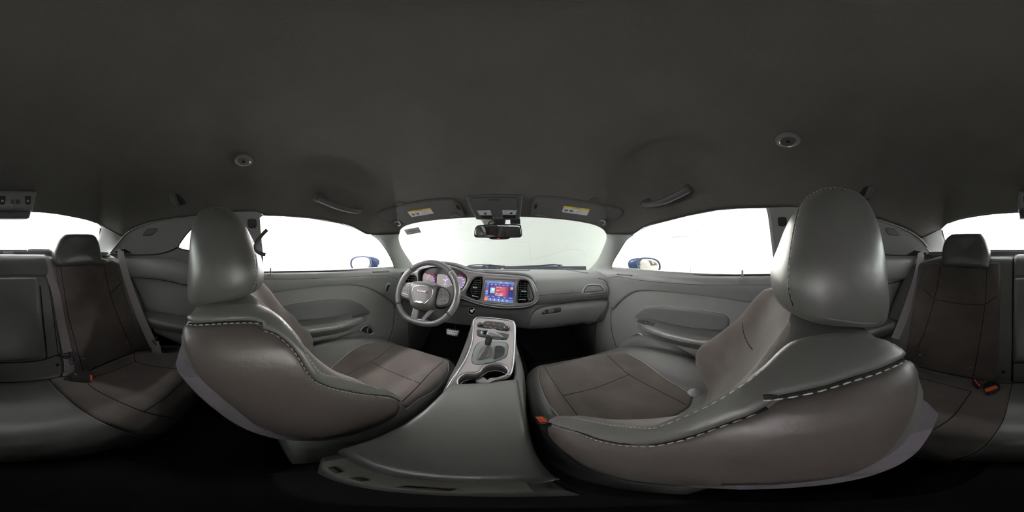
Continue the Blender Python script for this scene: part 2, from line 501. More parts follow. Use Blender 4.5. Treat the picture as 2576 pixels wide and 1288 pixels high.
rings = dome_rings()
vs = [C0.copy()]; fs = []
n = len(loopP)
for r in rings[1:]: vs += r
for i in range(n): fs.append([0, 1+(i+1) % n, 1+i])
for k in range(NR-1):
    for i in range(n):
        j = (i+1) % n; fs.append([1+k*n+i, 1+k*n+j, 1+(k+1)*n+j, 1+(k+1)*n+i])
# outer skin so the roof has thickness
b0 = len(vs); vs += [V((p.x*1.015, p.y*1.01, p.z+.012)) for p in loopP]
for i in range(n): j = (i+1) % n; a = 1+(NR-1)*n; fs.append([a+i, a+j, b0+j, b0+i])
b1 = len(vs); vs += [V((p.x*.8, p.y*.85, 1.20)) for p in loopP]
for i in range(n): j = (i+1) % n; fs.append([b0+i, b0+j, b1+j, b1+i])
vs.append(V((0, -.05, 1.215))); 
for i in range(n): j = (i+1) % n; fs.append([b1+i, b1+j, len(vs)-1])
headliner = tag(base_obj('ceiling', vs, fs, HEADL), kind='structure')
HL = bvh_of(headliner)
# ---------------------------------------------------------------- side window frames, pillars
def strip(name, A, B, m, bulge=.0, n=8, parent=None, inward=None, thick=.02):
    """loft between two 3d polylines, bulged toward the cabin"""
    N = max(len(A), len(B), 12); A = resample(A, 1e9 if 0 else max(1e-4, sum((A[i+1]-A[i]).length for i in range(len(A)-1))/N)); B = resample(B, max(1e-4, sum((B[i+1]-B[i]).length for i in range(len(B)-1))/N))
    M = min(len(A), len(B)); secs = []
    ctr = V((0, .1, .7))
    for i in range(M):
        a, b = A[i], B[i]; mid = (a+b)/2; inn = (ctr-mid).normalized(); s = []
        for k in range(n+1):
            t = k/n; s.append(a.lerp(b, t)+inn*bulge*math.sin(math.pi*t)**.7)
        for k in range(n, -1, -1):
            t = k/n; s.append(a.lerp(b, t)-inn*thick)
        secs.append(s)
    return loft(name, secs, m, parent, sharp=50)
def hits(px, s, seg=5): 
    P = [V((a, b, 0)) for a, b in px]
    P = catmull(P, False, seg) if len(P) > 2 else P
    return [s.hit(p.x, p.y)[0] for p in P]
APW_L = [(1005, 588), (1003, 597), (1006, 612), (1014, 630), (1027, 650), (1046, 678)]        # windscreen side
APD_L = [(936, 591), (955, 606), (975, 634), (988, 660), (994, 677), (1000, 696)]
APW_R = [(1525, 589), (1526, 598), (1522, 612), (1510, 640), (1500, 658), (1478, 680), (1455, 684)]
APD_R = [(1593, 590), (1575, 604), (1557, 632), (1540, 662), (1536, 682), (1512, 704)]
PILL = mat('pillar_cloth_grey', (.30, .32, .305), .7, bump=.3, bscale=500, spec=.3)
ap_l = tag(strip('trim_1', hits(APW_L, WSF), hits(APD_L, SL), PILL, .028), kind='structure')
ap_r = tag(strip('trim_2', hits(APW_R, WSF), hits(APD_R, SR), PILL, .028), kind='structure')
# upper body sides: window frames + B pillar + C pillar trim, holes for the door and quarter windows
WIN_L = LWINTOP[::-1][1:]+[(640, 538), (634, 560), (650, 684), (663, 684.5), (800, 682.5), (992, 678.5), (988, 655), (975, 630), (955, 606), (936, 591)]
BELT_L = [(2700, 640), (2840, 640), (2883, 640), (3040, 690)]
def side_sheet(name, outline, holes, surf, m, h=.0, step=8, back=.025, **k):
    return tag(relief(name, outline, surf, m, None, h=h, bev=.004, step=step, back=back, smooth=False, holes=holes, hsm=False, **k), kind='structure')
def cm(pts, seg=5): return [(p.x, p.y) for p in catmull([V((a, b, 0)) for a, b in pts], False, seg)]
# quarter windows: left one seen beside the headrest, the right one is its mirror image
def mirror_px(pts, sL=SL):
    out = []
    for a, b in pts:
        p = sL.hit(a, b)[0]; out.append(to_px(V((-p.x, p.y, p.z))))
    return [(x+2576 if x < 1281 else x, y) for x, y in out]
QW_L = [(448, 619), (452, 612), (472, 585), (500, 560), (515, 552), (548, 549), (556, 560), (554, 634), (530, 638), (484, 633), (452, 626)]
DW_L = cm(LWINTOP[::-1])+[(640, 541), (622, 560), (630, 640), (650, 684.5)]+[(663, 684.5), (800, 682.5), (900, 680.5), (993, 678.5)]+cm([(994, 677), (988, 660), (975, 634), (955, 606)])
top_l = cm([(a-2576 if a > 2576 else a, b) for a, b in LQTOP])
shellL = [(936, 590)]+cm(LWINTOP[::-1])+[(645, 533)]+top_l[::-1]+[(276, 640), (290, 660), (420, 672), (560, 690), (640, 692), (800, 690), (996, 686), (999, 690), (1000, 694), (996, 680), (989, 661), (976, 634), (956, 605)]
UPL = FSurf(lambda p: -p.x-side_x(p.y, p.z)+.0)
side_l = side_sheet('trim_3', [(930, 590), (900, 575.5)]+[(a, b-.5) for a, b in [(850, 560), (780, 548), (710, 542.5), (661, 541)]]+top_l[::-1]+[(276, 640), (300, 655), (420, 664), (560, 690), (664, 689), (662, 640), (656, 580), (654, 548), (661, 543), (710, 544.5), (780, 550), (850, 562), (896, 576), (920, 589)], [QW_L], UPL, SOFT, h=0)
RQ_PX = mirror_px(QW_L)
top_r = cm(RQTOP)
side_r = side_sheet('trim_4', [(1600, 586), (1628, 567.5), (1663, 558.5), (1733, 541), (1803, 527.5), (1860, 523), (1931, 521.5)]+top_r+[(2345, 640), (2300, 655), (2160, 664), (2020, 690), (1965, 691), (1951, 690), (1944, 620), (1935, 545), (1931, 524), (1860, 525.5), (1803, 530), (1733, 543.5), (1663, 561), (1628, 570)], [RQ_PX], SR, SOFT, h=0)
# ================================================================ lower cabin shell
def grid(name, f, u0, u1, v0, v1, nu, nv, m, thick=V((0, 0, 0)), parent=None, flip=False, us=None, vs_=None):
    U = us or [u0+(u1-u0)*i/nu for i in range(nu+1)]; W = vs_ or [v0+(v1-v0)*i/nv for i in range(nv+1)]
    vs = [V(f(u, v)) for u in U for v in W]; nW = len(W); nU = len(U); fs = []
    for i in range(nU-1):
        for j in range(nW-1):
            q = [i*nW+j, (i+1)*nW+j, (i+1)*nW+j+1, i*nW+j+1]; fs.append(q[::-1] if flip else q)
    if thick.length > 0:
        b = len(vs); vs += [p+thick for p in vs[:b]]; fs2 = [[k+b for k in q[::-1]] for q in fs]; fs += fs2
        def rim(a, c): fs.append([a, c, c+b, a+b])
        for i in range(nU-1): rim(i*nW, (i+1)*nW); rim((i+1)*nW+nW-1, i*nW+nW-1)
        for j in range(nW-1): rim(j+1, j); rim((nU-1)*nW+j, (nU-1)*nW+j+1)
    return base_obj(name, vs, fs, m, parent, True, 50)
def prof_door(y, z):
    ins = interp([(0, .06), (.15, .05), (.30, .045), (.42, .03), (.50, .015), (.60, .014), (.66, .018), (.70, .026), (.722, .016), (.735, .002), (.745, -.004)], z)
    return side_x(y, min(z, .73))-ins
def belt(y): return .739+.085*sm(.12, .45, -y)
def prof_quarter(y, z):
    b = belt(y); r = b-z
    ins = interp([(-.01, 0), (0, .004), (.02, .035), (.06, .05), (.12, .045), (.135, .02), (.2, .012), (.35, .03), (.8, .05)], r)
    return side_x(y, min(z, .73))-ins
VZ = [0, .1, .2, .28, .34, .38, .42, .46, .50, .54, .58, .62, .64, .66, .68, .69, .70, .71, .72, .727, .733, .739, .744]
RR = [-.01, 0, .005, .01, .015, .02, .03, .045, .06, .08, .1, .115, .122, .13, .137, .15, .18, .24, .3, .4, .5, .65, .8]
DOORS = {}; QUART = {}
for s, nm in ((-1, 'door_1'), (1, 'door_2')):
    d = grid(nm, lambda y, z: (s*prof_door(y, z), y, z), -.17, 1.0, 0, 1, 60, 10, SOFT, V((s*.045, 0, 0)), vs_=VZ, flip=(s < 0))
    tag(d, 'black car door seen from inside, %s' % ('on the steering wheel side' if s < 0 else 'on the passenger side'), kind='structure'); DOORS[s] = d
    q = grid('trim_5' if s < 0 else 'trim_6', lambda y, r: (s*prof_quarter(y, belt(y)-r), y, belt(y)-r), -1.15, -.17, 0, 1, 44, 10, SOFT, V((s*.04, 0, 0)), vs_=RR[::-1], flip=(s < 0))
    tag(q, kind='structure'); QUART[s] = q
DL = bvh_of(DOORS[-1]); DR = bvh_of(DOORS[1]); QL = bvh_of(QUART[-1]); QR = bvh_of(QUART[1])
# C pillars
cp_l = tag(strip('trim_7', hits([(307, 596), (293, 614), (272, 640)], SL), hits([(255, 567), (250, 590), (243, 615), (236, 645)], RWF), SOFT, .012), kind='structure')
cp_r = tag(strip('trim_8', hits([(2316, 600), (2330, 618), (2350, 642)], SR), hits([(2368, 576), (2372, 592), (2380, 615), (2392, 645)], RWF), SOFT, .012), kind='structure')
# parcel shelf and rear bulkhead
def shelf_z(y): return .842
tag(grid('trim_9', lambda x, y: (x, y, .842+.004*math.sin((y+1)*3)), -.62, .62, -1.3, -.82, 12, 8, SOFT, V((0, 0, -.02)), flip=False), kind='structure')
tag(slab('trim_10', (-.7, -1.34, 0), (.7, -1.3, .87), PLAST), kind='structure')
# cabin floor, tunnel, bulkhead
fl = slab('floor', (-.72, -1.3, -.04), (.72, 1.45, 0), CARPET); tag(fl, kind='structure')
tun = loft('trim_11', [[V((-.17, y, -.01)), V((-.15, y, .10)), V((-.10, y, .155)), V((.10, y, .155)), V((.15, y, .10)), V((.17, y, -.01))] for y in (-.3, .2, .8, 1.4)], CARPET, caps=True, sharp=30); tag(tun, kind='structure')
fw = grid('trim_12', lambda x, t: (x, 1.02+.38*min(1, t*1.6), .0+.62*max(0, t-.12)), -.70, .70, 0, 1, 12, 12, CARPET, V((0, .02, -.01))); tag(fw, kind='structure')
# ---------------------------------------------------------------- glass
GL = glass_mat('window_glass'); GLT = glass_mat('windscreen_glass', (.95, .985, .965))
def px3(pts): return [(a, b) for a, b in pts]
def pane(name, px, surf, m=GL, step=14):
    return tag(relief(name, px, surf, m, None, h=0, bev=.003, step=step, back=.004, smooth=False, off=-.006, cap=True), kind='structure')
win1 = pane('window_1', cm(HEADER+[(1530, 600), (1524, 630), (1512, 655), (1490, 690)])+[(1400, 690), (1260, 690), (1120, 690), (1040, 690)]+cm([(1030, 672), (1018, 650), (1004, 620), (1000, 600)]), WSF, GLT, 24)
win2 = pane('window_2', cm(LWINTOP[::-1])+[(640, 539), (620, 560), (628, 640), (648, 690), (800, 690), (1000, 690)]+cm([(992, 665), (975, 634), (955, 606)]), SL)
win3 = pane('window_3', cm(RWINTOP)+[(1938, 540), (1950, 620), (1956, 695), (1800, 697), (1600, 693), (1532, 690)]+cm([(1540, 662), (1557, 632), (1575, 604)]), SR)
win4 = pane('window_4', cm(QW_L), SL); win5 = pane('window_5', RQ_PX, SR)
win6 = pane('window_6', cm(BTOP)+[(2829, 600), (2818, 640), (2600, 640), (2385, 640), (2368, 600)], RWF, GL, 16)
# frit / rubber edges round the glass
rub = mat('window_rubber', (.03, .03, .035), .6)
def edge_line(nm, px, surf, r, parent, m=rub, off=-.002, **k):
    return line_on(nm, px, surf, r, m, parent, off=off, **k)
edge_line('seal', [(2829, 575), (2826, 600), (2818, 634)], RWF, .006, win6)
edge_line('seal', [(2369, 580), (2374, 600), (2384, 634)], RWF, .006, win6)
edge_line('seal', [(2384, 633), (2500, 631), (2600, 630.5), (2700, 631), (2817, 633)], RWF, .005, win6)
edge_line('seal', [(2385, 562), (2420, 551), (2480, 541), (2540, 536), (2599, 533.5), (2650, 533), (2700, 536), (2740, 542), (2790, 552), (2818, 561)], RWF, .004, win6)
edge_line('seal', QW_L, SL, .004, win4, closed=True)
edge_line('seal', [(660, 685), (800, 683), (992, 679)], SL, .004, win2, m=rub)
edge_line('seal', [(1538, 685), (1600, 689), (1700, 692.5), (1800, 693.5), (1950, 691.5)], SR, .004, win3)
edge_line('seal', [(1931, 523), (1936, 545), (1944, 610), (1953, 690)], SR, .006, win3, m=PIPING)
edge_line('seal', [(936, 591), (955, 606), (975, 634), (988, 660), (993, 677)], SL, .003, win2)
edge_line('seal', [(1593, 590), (1575, 604), (1557, 632), (1540, 662), (1537, 684)], SR, .003, win3)
vsd = []; fsd = []
for k in range(13):
    t = k/12.0; y = 539+t*88
    x0 = interp([(539, 2490), (548, 2440), (560, 2395), (575, 2374), (600, 2378), (632, 2386)], y); x1 = interp([(539, 2720), (548, 2765), (560, 2812), (575, 2828), (600, 2822), (632, 2814)], y)
    pts = [RWF.hit(x0+(x1-x0)*i/20, y-5*math.sin(math.pi*i/20)*(1-t))[0]+V((0, .003, 0)) for i in range(21)]
    v, f = tube_data(pts, .0006, ns=4); b = len(vsd); vsd += v; fsd += [[i+b for i in q] for q in f]
base_obj('defroster_lines', vsd, fsd, mat('defroster', (.45, .42, .38), .6), win6)

for s, nm in ((-1, 'trim_14'), (1, 'trim_15')):
    k = grid(nm, lambda y, z: (s*(prof_door(min(y, 1.0), min(z, .7))-.012-.03*sm(1.0, 1.3, y)), y, z), .965, 1.42, 0, .70, 14, 10, PLAST, V((s*.04, 0, 0)), flip=(s < 0)); tag(k, kind='structure')
# ================================================================ front bucket seats
def seat_sec(z, sx, dy):
    z0 = z; z = z+.022*sm(.45, .70, z)
    W = interp([(.32, .235), (.38, .25), (.5, .252), (.6, .25), (.66, .245), (.70, .235), (.725, .218), (.745, .185), (.757, .13)], z)
    yb = interp([(.32, .13), (.37, .085), (.42, .038), (.466, .010), (.543, -.024), (.612, -.060), (.66, -.088), (.70, -.102), (.73, -.100), (.745, -.09), (.757, -.065)], z)
    yf = interp([(.32, .20), (.345, .235), (.37, .248), (.42, .252), (.466, .236), (.50, .202), (.543, .155), (.58, .118), (.612, .09), (.66, .058), (.69, .04), (.72, .018), (.745, -.005), (.757, -.03)], z)
    yc = interp([(.32, .16), (.42, .12), (.5, .09), (.6, .045), (.7, .0), (.73, -.012), (.757, -.04)], z)
    bl = interp([(.32, .02), (.45, .05), (.6, .05), (.7, .035), (.757, .01)], z)
    yf += (.018+(.018 if sx < 0 else 0))*sm(.48, .58, z)
    yc = min(yc, yf-.005); d = yf-yc; th = yf-yb; e = min(.035, th*.3)
    P = [(0, yc), (.3, yc+.06*d), (.52, yc+.28*d), (.68, yc+.68*d), (.80, yf-.06*d), (.90, yf)]
    pts = [(a*W, b) for a, b in P]+[(W*.965, yf-e*.25), (W*.995, yf-e), (W, yf-e*1.8), (W, (yf+yb)/2), (W, yb+e*1.5), (W*.985, yb+e*.5), (W*.94, yb-.001), (W*.85, yb-bl*.25), (W*.6, yb-bl*.7), (W*.3, yb-bl*.95), (0, yb-bl)]
    full = pts+[(-a, b) for a, b in pts[-2:0:-1]]
    C = catmull([V((a, b, 0)) for a, b in full], True, 4)
    return [V((sx+p.x, dy+p.y, z0)) for p in C]
def head_sec(z, sx, dy, k=1):
    dy = dy if sx < 0 else dy-.022
    a = interp([(.705, .142), (.72, .150), (.76, .150), (.82, .140), (.88, .120), (.92, .095), (.94, .065), (.95, .03)], z)
    b = interp([(.705, .082), (.72, .088), (.76, .089), (.82, .083), (.88, .070), (.92, .052), (.94, .032), (.95, .014)], z)
    yc = interp([(.705, -.062), (.80, -.066), (.88, -.080), (.95, -.096)], z)+(.008*sm(.8, .93, z) if sx > 0 else 0)
    out = []
    for i in range(56):
        t = 2*math.pi*i/56; c, s_ = math.cos(t), math.sin(t); ex = .62
        x = a*math.copysign(abs(c)**ex, c); y = b*math.copysign(abs(s_)**ex, s_)
        y -= .012*(1-(x/a)**2)*(-1 if y > 0 else .3)*0
        out.append(V((sx+x, dy+yc+y, z+.022*(1+y/b)*(1-sm(.72, .86, z)))))
    return out
def cush_sec(y, sx, dy):
    zc = interp([(.05, .30), (.15, .315), (.3, .320), (.45, .333), (.57, .340), (.62, .332), (.655, .31), (.675, .28)], y)
    zb = interp([(.05, .33), (.15, .365), (.3, .392), (.42, .388), (.52, .365), (.58, .348), (.62, .330), (.655, .305), (.675, .27)], y)
    W = interp([(.05, .245), (.3, .262), (.5, .258), (.58, .245), (.63, .222), (.66, .19), (.675, .15)], y)
    zl = interp([(.05, .12), (.6, .14), (.64, .19), (.675, .26)], y)
    d = zb-zc
    P = [(0, zc), (.3, zc+.02*d), (.5, zc+.15*d), (.64, zc+.6*d), (.76, zb), (.87, zb-.004), (.95, zb-.02), (.99, zb-.045), (1.0, (zb+zl)/2), (.98, zl+.02), (.9, zl), (.5, zl-.01), (0, zl-.01)]
    full = [(a*W, b) for a, b in P]; full = full+[(-a, b) for a, b in full[-2:0:-1]]
    return [V((sx+p.x, dy+y, p.y)) for p in catmull([V((a, b, 0)) for a, b in full], True, 4)]
SEAT = {}
for s, sx, dy, lab in ((-1, -.38, .0, 'black leather and suede bucket seat behind the steering wheel'), (1, .365, -.015, 'black leather and suede bucket seat on the passenger side, nearest headrest')):
    T = thing('bucket_seat', (sx, .3+dy, 0), lab, 'car seat')
    zs = [.315, .32, .33, .345]+[.36+.0135*i for i in range(26)]+[.705, .711, .717, .722, .727, .730, .733, .735]
    back = loft('backrest', [seat_sec(z, sx, dy) for z in zs], LEATHER, T)
    hz = [.700, .7015, .705, .71, .72]+[.735+.0125*i for i in range(15)]+[.92, .928, .935, .941, .946, .949, .950]
    hs = [head_sec(max(z, .705), sx, dy) for z in hz]
    for k, (z, f) in enumerate(((.700, .55), (.7015, .8), (.705, .93))):
        c = sum(hs[k], V((0, 0, 0)))/56; hs[k] = [V((c.x+(p.x-c.x)*f, c.y+(p.y-c.y)*f, p.z-.705+z)) for p in hs[k]]
    head = loft('headrest', hs, LEATHER2, T)
    for px_ in (-.05, .05): tube('headrest_post', [V((sx+px_, dy-.055, .72)), V((sx+px_, dy-.05, .78))], .006, CHROME, head)
    tube('headrest_guide', [V((sx-.085, dy-.06, .722)), V((sx, dy-.065, .732)), V((sx+.085, dy-.06, .722))], .017, BLACKP, T, flat=.8)
    ys = [.05+.02*i for i in range(26)]+[.57, .585, .60, .615, .63, .64, .65, .658, .665, .67, .675]
    cush = loft('seat_cushion', [cush_sec(y, sx, dy) for y in ys], LEATHER, T)
    # seat base: rails and valance
    rbox('seat_base', (sx, .30+dy, .085), (.40, .46, .17), BLACKP, T, r=.02)
    # plastic back shell hugging the rear of the backrest
    sh = []
    for z in [.27+.02*i for i in range(19)]:
        q = seat_sec(max(z, .33), sx, dy); n_ = len(q); half = [p for p in q if p.y-dy < interp([(.27, .16), (.33, .135), (.42, .05), (.55, -.012), (.63, -.05)], z)]
        half.sort(key=lambda p: p.x)
        half = resample(half, sum((half[i+1]-half[i]).length for i in range(len(half)-1))/24)[:25]
        while len(half) < 25: half.append(half[-1].copy())
        o = [V((sx+(p.x-sx)*1.02, p.y-.012-.01*sm(.3, .5, z), z)) for p in half]; i_ = [V((sx+(p.x-sx)*.97, p.y+.01, z)) for p in half[::-1]]
        sh.append(o+i_)
    loft('back_shell', sh, mat('seat_shell_plastic', (.18, .165, .19), .5, spec=.4, bump=.2, bscale=500), T, sharp=60)
    SEAT[s] = dict(T=T, back=back, head=head, cush=cush, B=bvh_of(back), H=bvh_of(head), Q=bvh_of(cush), A=bvh_of(back, cush))
# ================================================================ rear bench
def rear_prof(x):
    o = min(abs(abs(x)-.33)/.16, 1.0); dish = (1-sm(.35, 1, o))           # 1 in the outboard dishes
    ctr = 1-sm(.10, .17, abs(x)); side = sm(.48, .60, abs(x))
    n = -.012*dish
    P = [(-.225, .02), (-.215, .12), (-.20, .22), (-.188, .29), (-.195, .33), (-.222, .358+.004*ctr), (-.28, .365-.012*dish), (-.36, .352-.022*dish+.01*ctr), (-.45, .328-.022*dish+.012*ctr), (-.515, .306-.012*dish),
         (-.535, .30), (-.545, .315), (-.558, .35), (-.585+n*.3, .42), (-.62+n, .50), (-.66+n, .59), (-.70+n, .67), (-.74+n*.6, .75), (-.765, .797), (-.79, .815), (-.83, .822), (-.87, .80), (-.88, .6), (-.7, .1), (-.5, .01), (-.3, .01)]
    q = []
    for y, z in P:
        k = sm(.35, .70, abs(x))
        if z > .3 and y < -.52: y += .05*k*(1 if z > .4 else .6)+.035*side; z -= .045*sm(.46, .64, abs(x))*sm(.5, .82, z)
        if y >= -.52 and z > .2: y -= .03*k*sm(-.5, -.2, y); z -= .02*side
        q.append((y, z))
    return [V((x, p.x, p.y)) for p in catmull([V((a, b, 0)) for a, b in q], True, 4)]
RS = thing('rear_bench', (0, -.5, 0), 'black leather and suede rear bench seat with central armrest panel below the rear window', 'car seat')
xs = [-.64+.02*i for i in range(65)]
bench = loft('bench_body', [rear_prof(x) for x in xs], LEATHER, RS)
RB = bvh_of(bench)
REAR = RB
# ================================================================ dashboard
def dash_prof(x):
    c = sm(.20, .06, x) if x > 0 else 1.0
    c = 1-sm(.10, .20, x)                                    # 1 in the centre stack and on the driver side
    hood = .75*math.exp(-((x+.345)/.16)**4)                     # binnacle over the cluster
    edge_ = sm(.50, .70, abs(x))
    P = [(1.36, .700), (1.26, .716), (1.15, .722), (1.05, .724+.035*hood), (.985, .716+.055*hood), (.955+.01*c, .703+.05*hood+.01*c), (.925+.055*c, .68+.02*c), (.908+.072*c, .64), (.90+.078*c, .60), (.905+.06*c, .565),
         (.925+.02*c, .538-.01*c), (.945, .522-.01*c), (.94-.02*(1-c)+.03*c, .50), (.918+.06*c, .45), (.935+.06*c, .38), (.985+.03*c, .345), (1.10, .33), (1.40, .30)]
    P = [(y-.05*edge_*(0 if y > 1.1 else 1)-.12*sm(.45, .72, abs(x))*sm(1.0, 1.3, y), z-.012*edge_*(1 if z > .6 else 0)) for y, z in P]
    return [V((x, p.x, p.y)) for p in catmull([V((a, b, 0)) for a, b in P], False, 6)]
DT = thing('dashboard', (0, 1.1, .3), 'black dashboard with a grey satin centre bezel, instrument cluster and touch screen', 'dashboard')
dxs = [-.70+.02*i for i in range(71)]
dash = loft('dash_body', [dash_prof(x) for x in dxs], SOFT, DT, closed=False, caps=False, sharp=60)
DB = bvh_of(dash)
# centre module: leather pad, grey bezel, openings, all on one gently curved face
def mod_y(x, z): return .905+.10*(z-.62)+.10*(x+.15)**2
PFS = FSurf(lambda p: p.y-mod_y(p.x, p.z), .5, 2, 40)
class Off:
    def __init__(s, b, d): s.b = b; s.d = d
    def hit(s, px, py): c, n = s.b.hit(px, py); return c+n*s.d, n
PAD = [(1026, 700), (1030, 690), (1040, 680), (1060, 668), (1085, 660), (1113, 657), (1140, 661), (1168, 671.5), (1189, 677.5), (1210, 680), (1259, 682.5), (1308, 685.5), (1326, 688.5), (1340, 696), (1350, 710), (1356.7, 731), (1357, 752), (1350, 766), (1329, 777), (1301, 781), (1266, 780.5), (1224, 775), (1189, 765), (1168, 758), (1150, 754), (1110, 752), (1060, 750), (1030, 745), (1020, 730)]
BEZ = [(1030, 702), (1033, 692), (1045, 681.5), (1062, 673.5), (1088, 667.5), (1115, 666.5), (1141, 671), (1168, 680), (1196, 685.5), (1238, 690), (1280, 692.5), (1315, 696), (1333, 703), (1343, 718), (1350, 738), (1350.5, 752), (1341, 763), (1322, 770), (1280, 773), (1238, 769.5), (1203, 762.5), (1175, 753), (1154, 746), (1120, 744), (1070, 744), (1032, 741), (1023, 728)]
CLU = [(1056, 700), (1057, 686), (1066, 678), (1088, 673), (1115, 674.5), (1141, 676), (1162, 684.5), (1175, 697), (1173.5, 711), (1165, 725), (1153, 733), (1130, 737), (1090, 738), (1063, 735), (1057, 718)]
VL = [(1019, 711), (1026, 698), (1033, 694), (1044, 692.5), (1050, 698), (1051, 714), (1050, 727), (1024, 726), (1019, 720)]
VC = [(1199, 698.5), (1207, 697.5), (1215, 699), (1215, 715), (1211.5, 735), (1208, 748), (1202, 752.5), (1190, 748), (1177, 742), (1175.5, 735), (1180.5, 722), (1190, 705)]
VR = [(1306, 705.5), (1320, 705), (1328, 709), (1333, 722), (1338.5, 738), (1340, 749), (1336, 756), (1322, 759), (1304, 760), (1300.5, 755), (1301, 735), (1302, 718)]
def rquad(q, r=3.0):
    out = []
    for i in range(4):
        a, b, c = V(q[i-1]), V(q[i]), V(q[(i+1) % 4]); u = (a-b).normalized(); w_ = (c-b).normalized()
        for t in (0, .35, .65, 1): out.append(((b+u*r*(1-t)**1.6+w_*r*t**1.6)).to_tuple())
        for t in (.15, .4, .65, .9): p = (b+w_*r).lerp(c-w_*r, t); out.append(p.to_tuple())
    return out
SCR = rquad([(1222.5, 703.6), (1298.3, 707.2), (1294, 765), (1215, 757.5)])
pad = relief('dash_pad', PAD, PFS, mat('pad_black_leather', (.055, .055, .062), .4, bump=.12, bscale=420, spec=.9), DT, h=.016, bev=.02, step=5, back=.09, off=-.006, holes=[CLU, VL, VC, VR, SCR], hsm=True)
PB = Off(PFS, .010); PBV = bvh_of(pad)
bez = relief('dash_bezel', BEZ, PFS, BEZEL, DT, h=.008, bev=.012, step=4, back=.02, off=.009, holes=[CLU, VL, VC, VR, SCR], hsm=True)
BB = Off(PFS, .017)
line_on('bezel_chrome_line', [(1033, 692), (1045, 681.5), (1062, 673.5), (1088, 667.5), (1115, 666.5), (1141, 671), (1168, 680), (1196, 685.5), (1238, 690), (1280, 692.5), (1315, 696), (1333, 703), (1343, 718), (1350, 738), (1350.5, 752), (1341, 763), (1322, 770), (1280, 773), (1238, 769.5), (1203, 762.5), (1175, 753), (1154, 746)], BB, .0028, SATIN, DT, step=3, off=.001)
stitch_on('stitching', [(1168, 675), (1189, 681), (1210, 683.5), (1259, 686), (1308, 689), (1326, 692), (1338, 699), (1347, 712), (1353.5, 731), (1354, 752), (1347, 764), (1328, 774), (1301, 777.5), (1266, 776.5), (1224, 771.5), (1189, 761.5)], PBV, PIPING, DT, r=.0006)
stitch_on('stitching', [(1160, 752.5), (1189, 762), (1224, 772.5), (1266, 778), (1301, 778.5), (1331, 774.5), (1350, 763)], PBV, PIPING, DT, r=.0006, off=.001)
# ---- recessed faces at the bottom of the openings (a wall of dark plastic 2 cm behind the bezel)
def plane_behind(px, py, depth, surf=BB, tilt=0.0):
    c, n = surf.hit(px, py); n = V((0, -1, tilt)).normalized(); return PSurf(c-n*depth, n)
c_b = DB.hit(1105, 706)[0]
CP = PSurf(V((-.33, .965, .66)), V((.12, -1, .22)))
relief('cluster_housing', CLU, CP, BLACKP, DT, h=0, bev=.002, step=8, back=.02)
# shroud: ring wall between bezel opening and cluster face
def well(name, px, surf, depth, m, parent, flare=1.0, lip=True, floor=True):
    """a recess: inner wall from the surface down to a floor"""
    P = resample(catmull([V((a, b, 0)) for a, b in px], True, 5), 2.5, True); H = [surf.hit(p.x, p.y) for p in P]
    c = V((0, 0, 0)); nn = V((0, 0, 0))
    for a, b in H: c += a; nn += b
    c /= len(H); nn.normalize()
    secs = [[a+b*.0006 for a, b in H], [a-nn*depth*.5+(c-a)*.01 for a, b in H], [c+(a-nn*depth-c)*flare for a, b in H]]
    if floor: secs.append([c-nn*depth+(a-c)*.02 for a, b in H])
    return loft(name, secs, m, parent, caps=False, sharp=50)
def avg_plane(px, surf, depth):
    H = [surf.hit(a, b) for a, b in px]; c = V((0, 0, 0)); nn = V((0, 0, 0))
    for a, b in H: c += a; nn += b
    nn.normalize(); return PSurf(c/len(H)-nn*depth, nn)
ARGB = (.30, .28, .27)
cface = mat('cluster_dark_face', (.035, .035, .05), .25, spec=.5); gface = mat('gauge_face', (.42, .38, .36), .35, emit=(.55, .5, .48), estr=.28)
wht = mat('lit_white_marks', (.9, .9, .95), .5, emit=(.85, .82, 1), estr=1.0); redl = mat('lit_red_marks', (.9, .05, .08), .5, emit=(.9, .05, .1), estr=.55)
purp = mat('lit_violet_marks', (.3, .2, .9), .5, emit=(.35, .2, .9), estr=.7)
CI = avg_plane(CLU, BB, .035)
well('cluster_shroud', CLU, BB, .035, BLACKP, DT, .99, floor=False)
cl = relief('cluster_face', CLU, CI, cface, DT, h=0, bev=.002, step=8, back=.01, off=0)
def arc_px(cx, cy, rx, ry, a0, a1, n=16, sh=0.0): return [(cx+rx*math.cos(math.radians(a0+(a1-a0)*i/n)), cy+ry*math.sin(math.radians(a0+(a1-a0)*i/n))+sh*rx*math.cos(math.radians(a0+(a1-a0)*i/n))) for i in range(n+1)]
gd = relief('gauge_dial', [(1063, 708), (1064, 695), (1068, 687), (1074, 689), (1082, 691), (1092, 700), (1090, 717), (1083, 727), (1063, 727)], CI, gface, cl, h=.0006, bev=.001, step=3, off=.0012, back=0)
gd2 = relief('gauge_dial', [(1101, 691), (1112, 690), (1122, 692), (1130, 700), (1136, 712), (1138, 722), (1130, 731), (1110, 731), (1100, 725), (1099, 705)], CI, gface, cl, h=.0006, bev=.001, step=3, off=.0012, back=0)
gd3 = relief('gauge_dial', [(1147, 701), (1156, 696), (1166, 698), (1172, 702), (1170, 713), (1163, 723), (1154, 729), (1148, 727), (1146, 712)], CI, gface, cl, h=.0006, bev=.001, step=3, off=.0012, back=0)
line_on('gauge_red_arc', arc_px(1083.5, 705, 13.5, 16, -150, -20), CI, .0016, redl, gd, step=2, off=.003)
line_on('gauge_red_arc', arc_px(1083.5, 706, 12.5, 15, 15, 50), CI, .004, redl, gd, step=2, off=.003)
line_on('gauge_violet_arc', arc_px(1083.5, 706, 8.5, 11, -100, 60), CI, .003, purp, gd, step=2, off=.002)
line_on('gauge_red_arc', arc_px(1156, 709, 13, 17, -130, -40), CI, .0016, redl, gd3, step=2, off=.003)
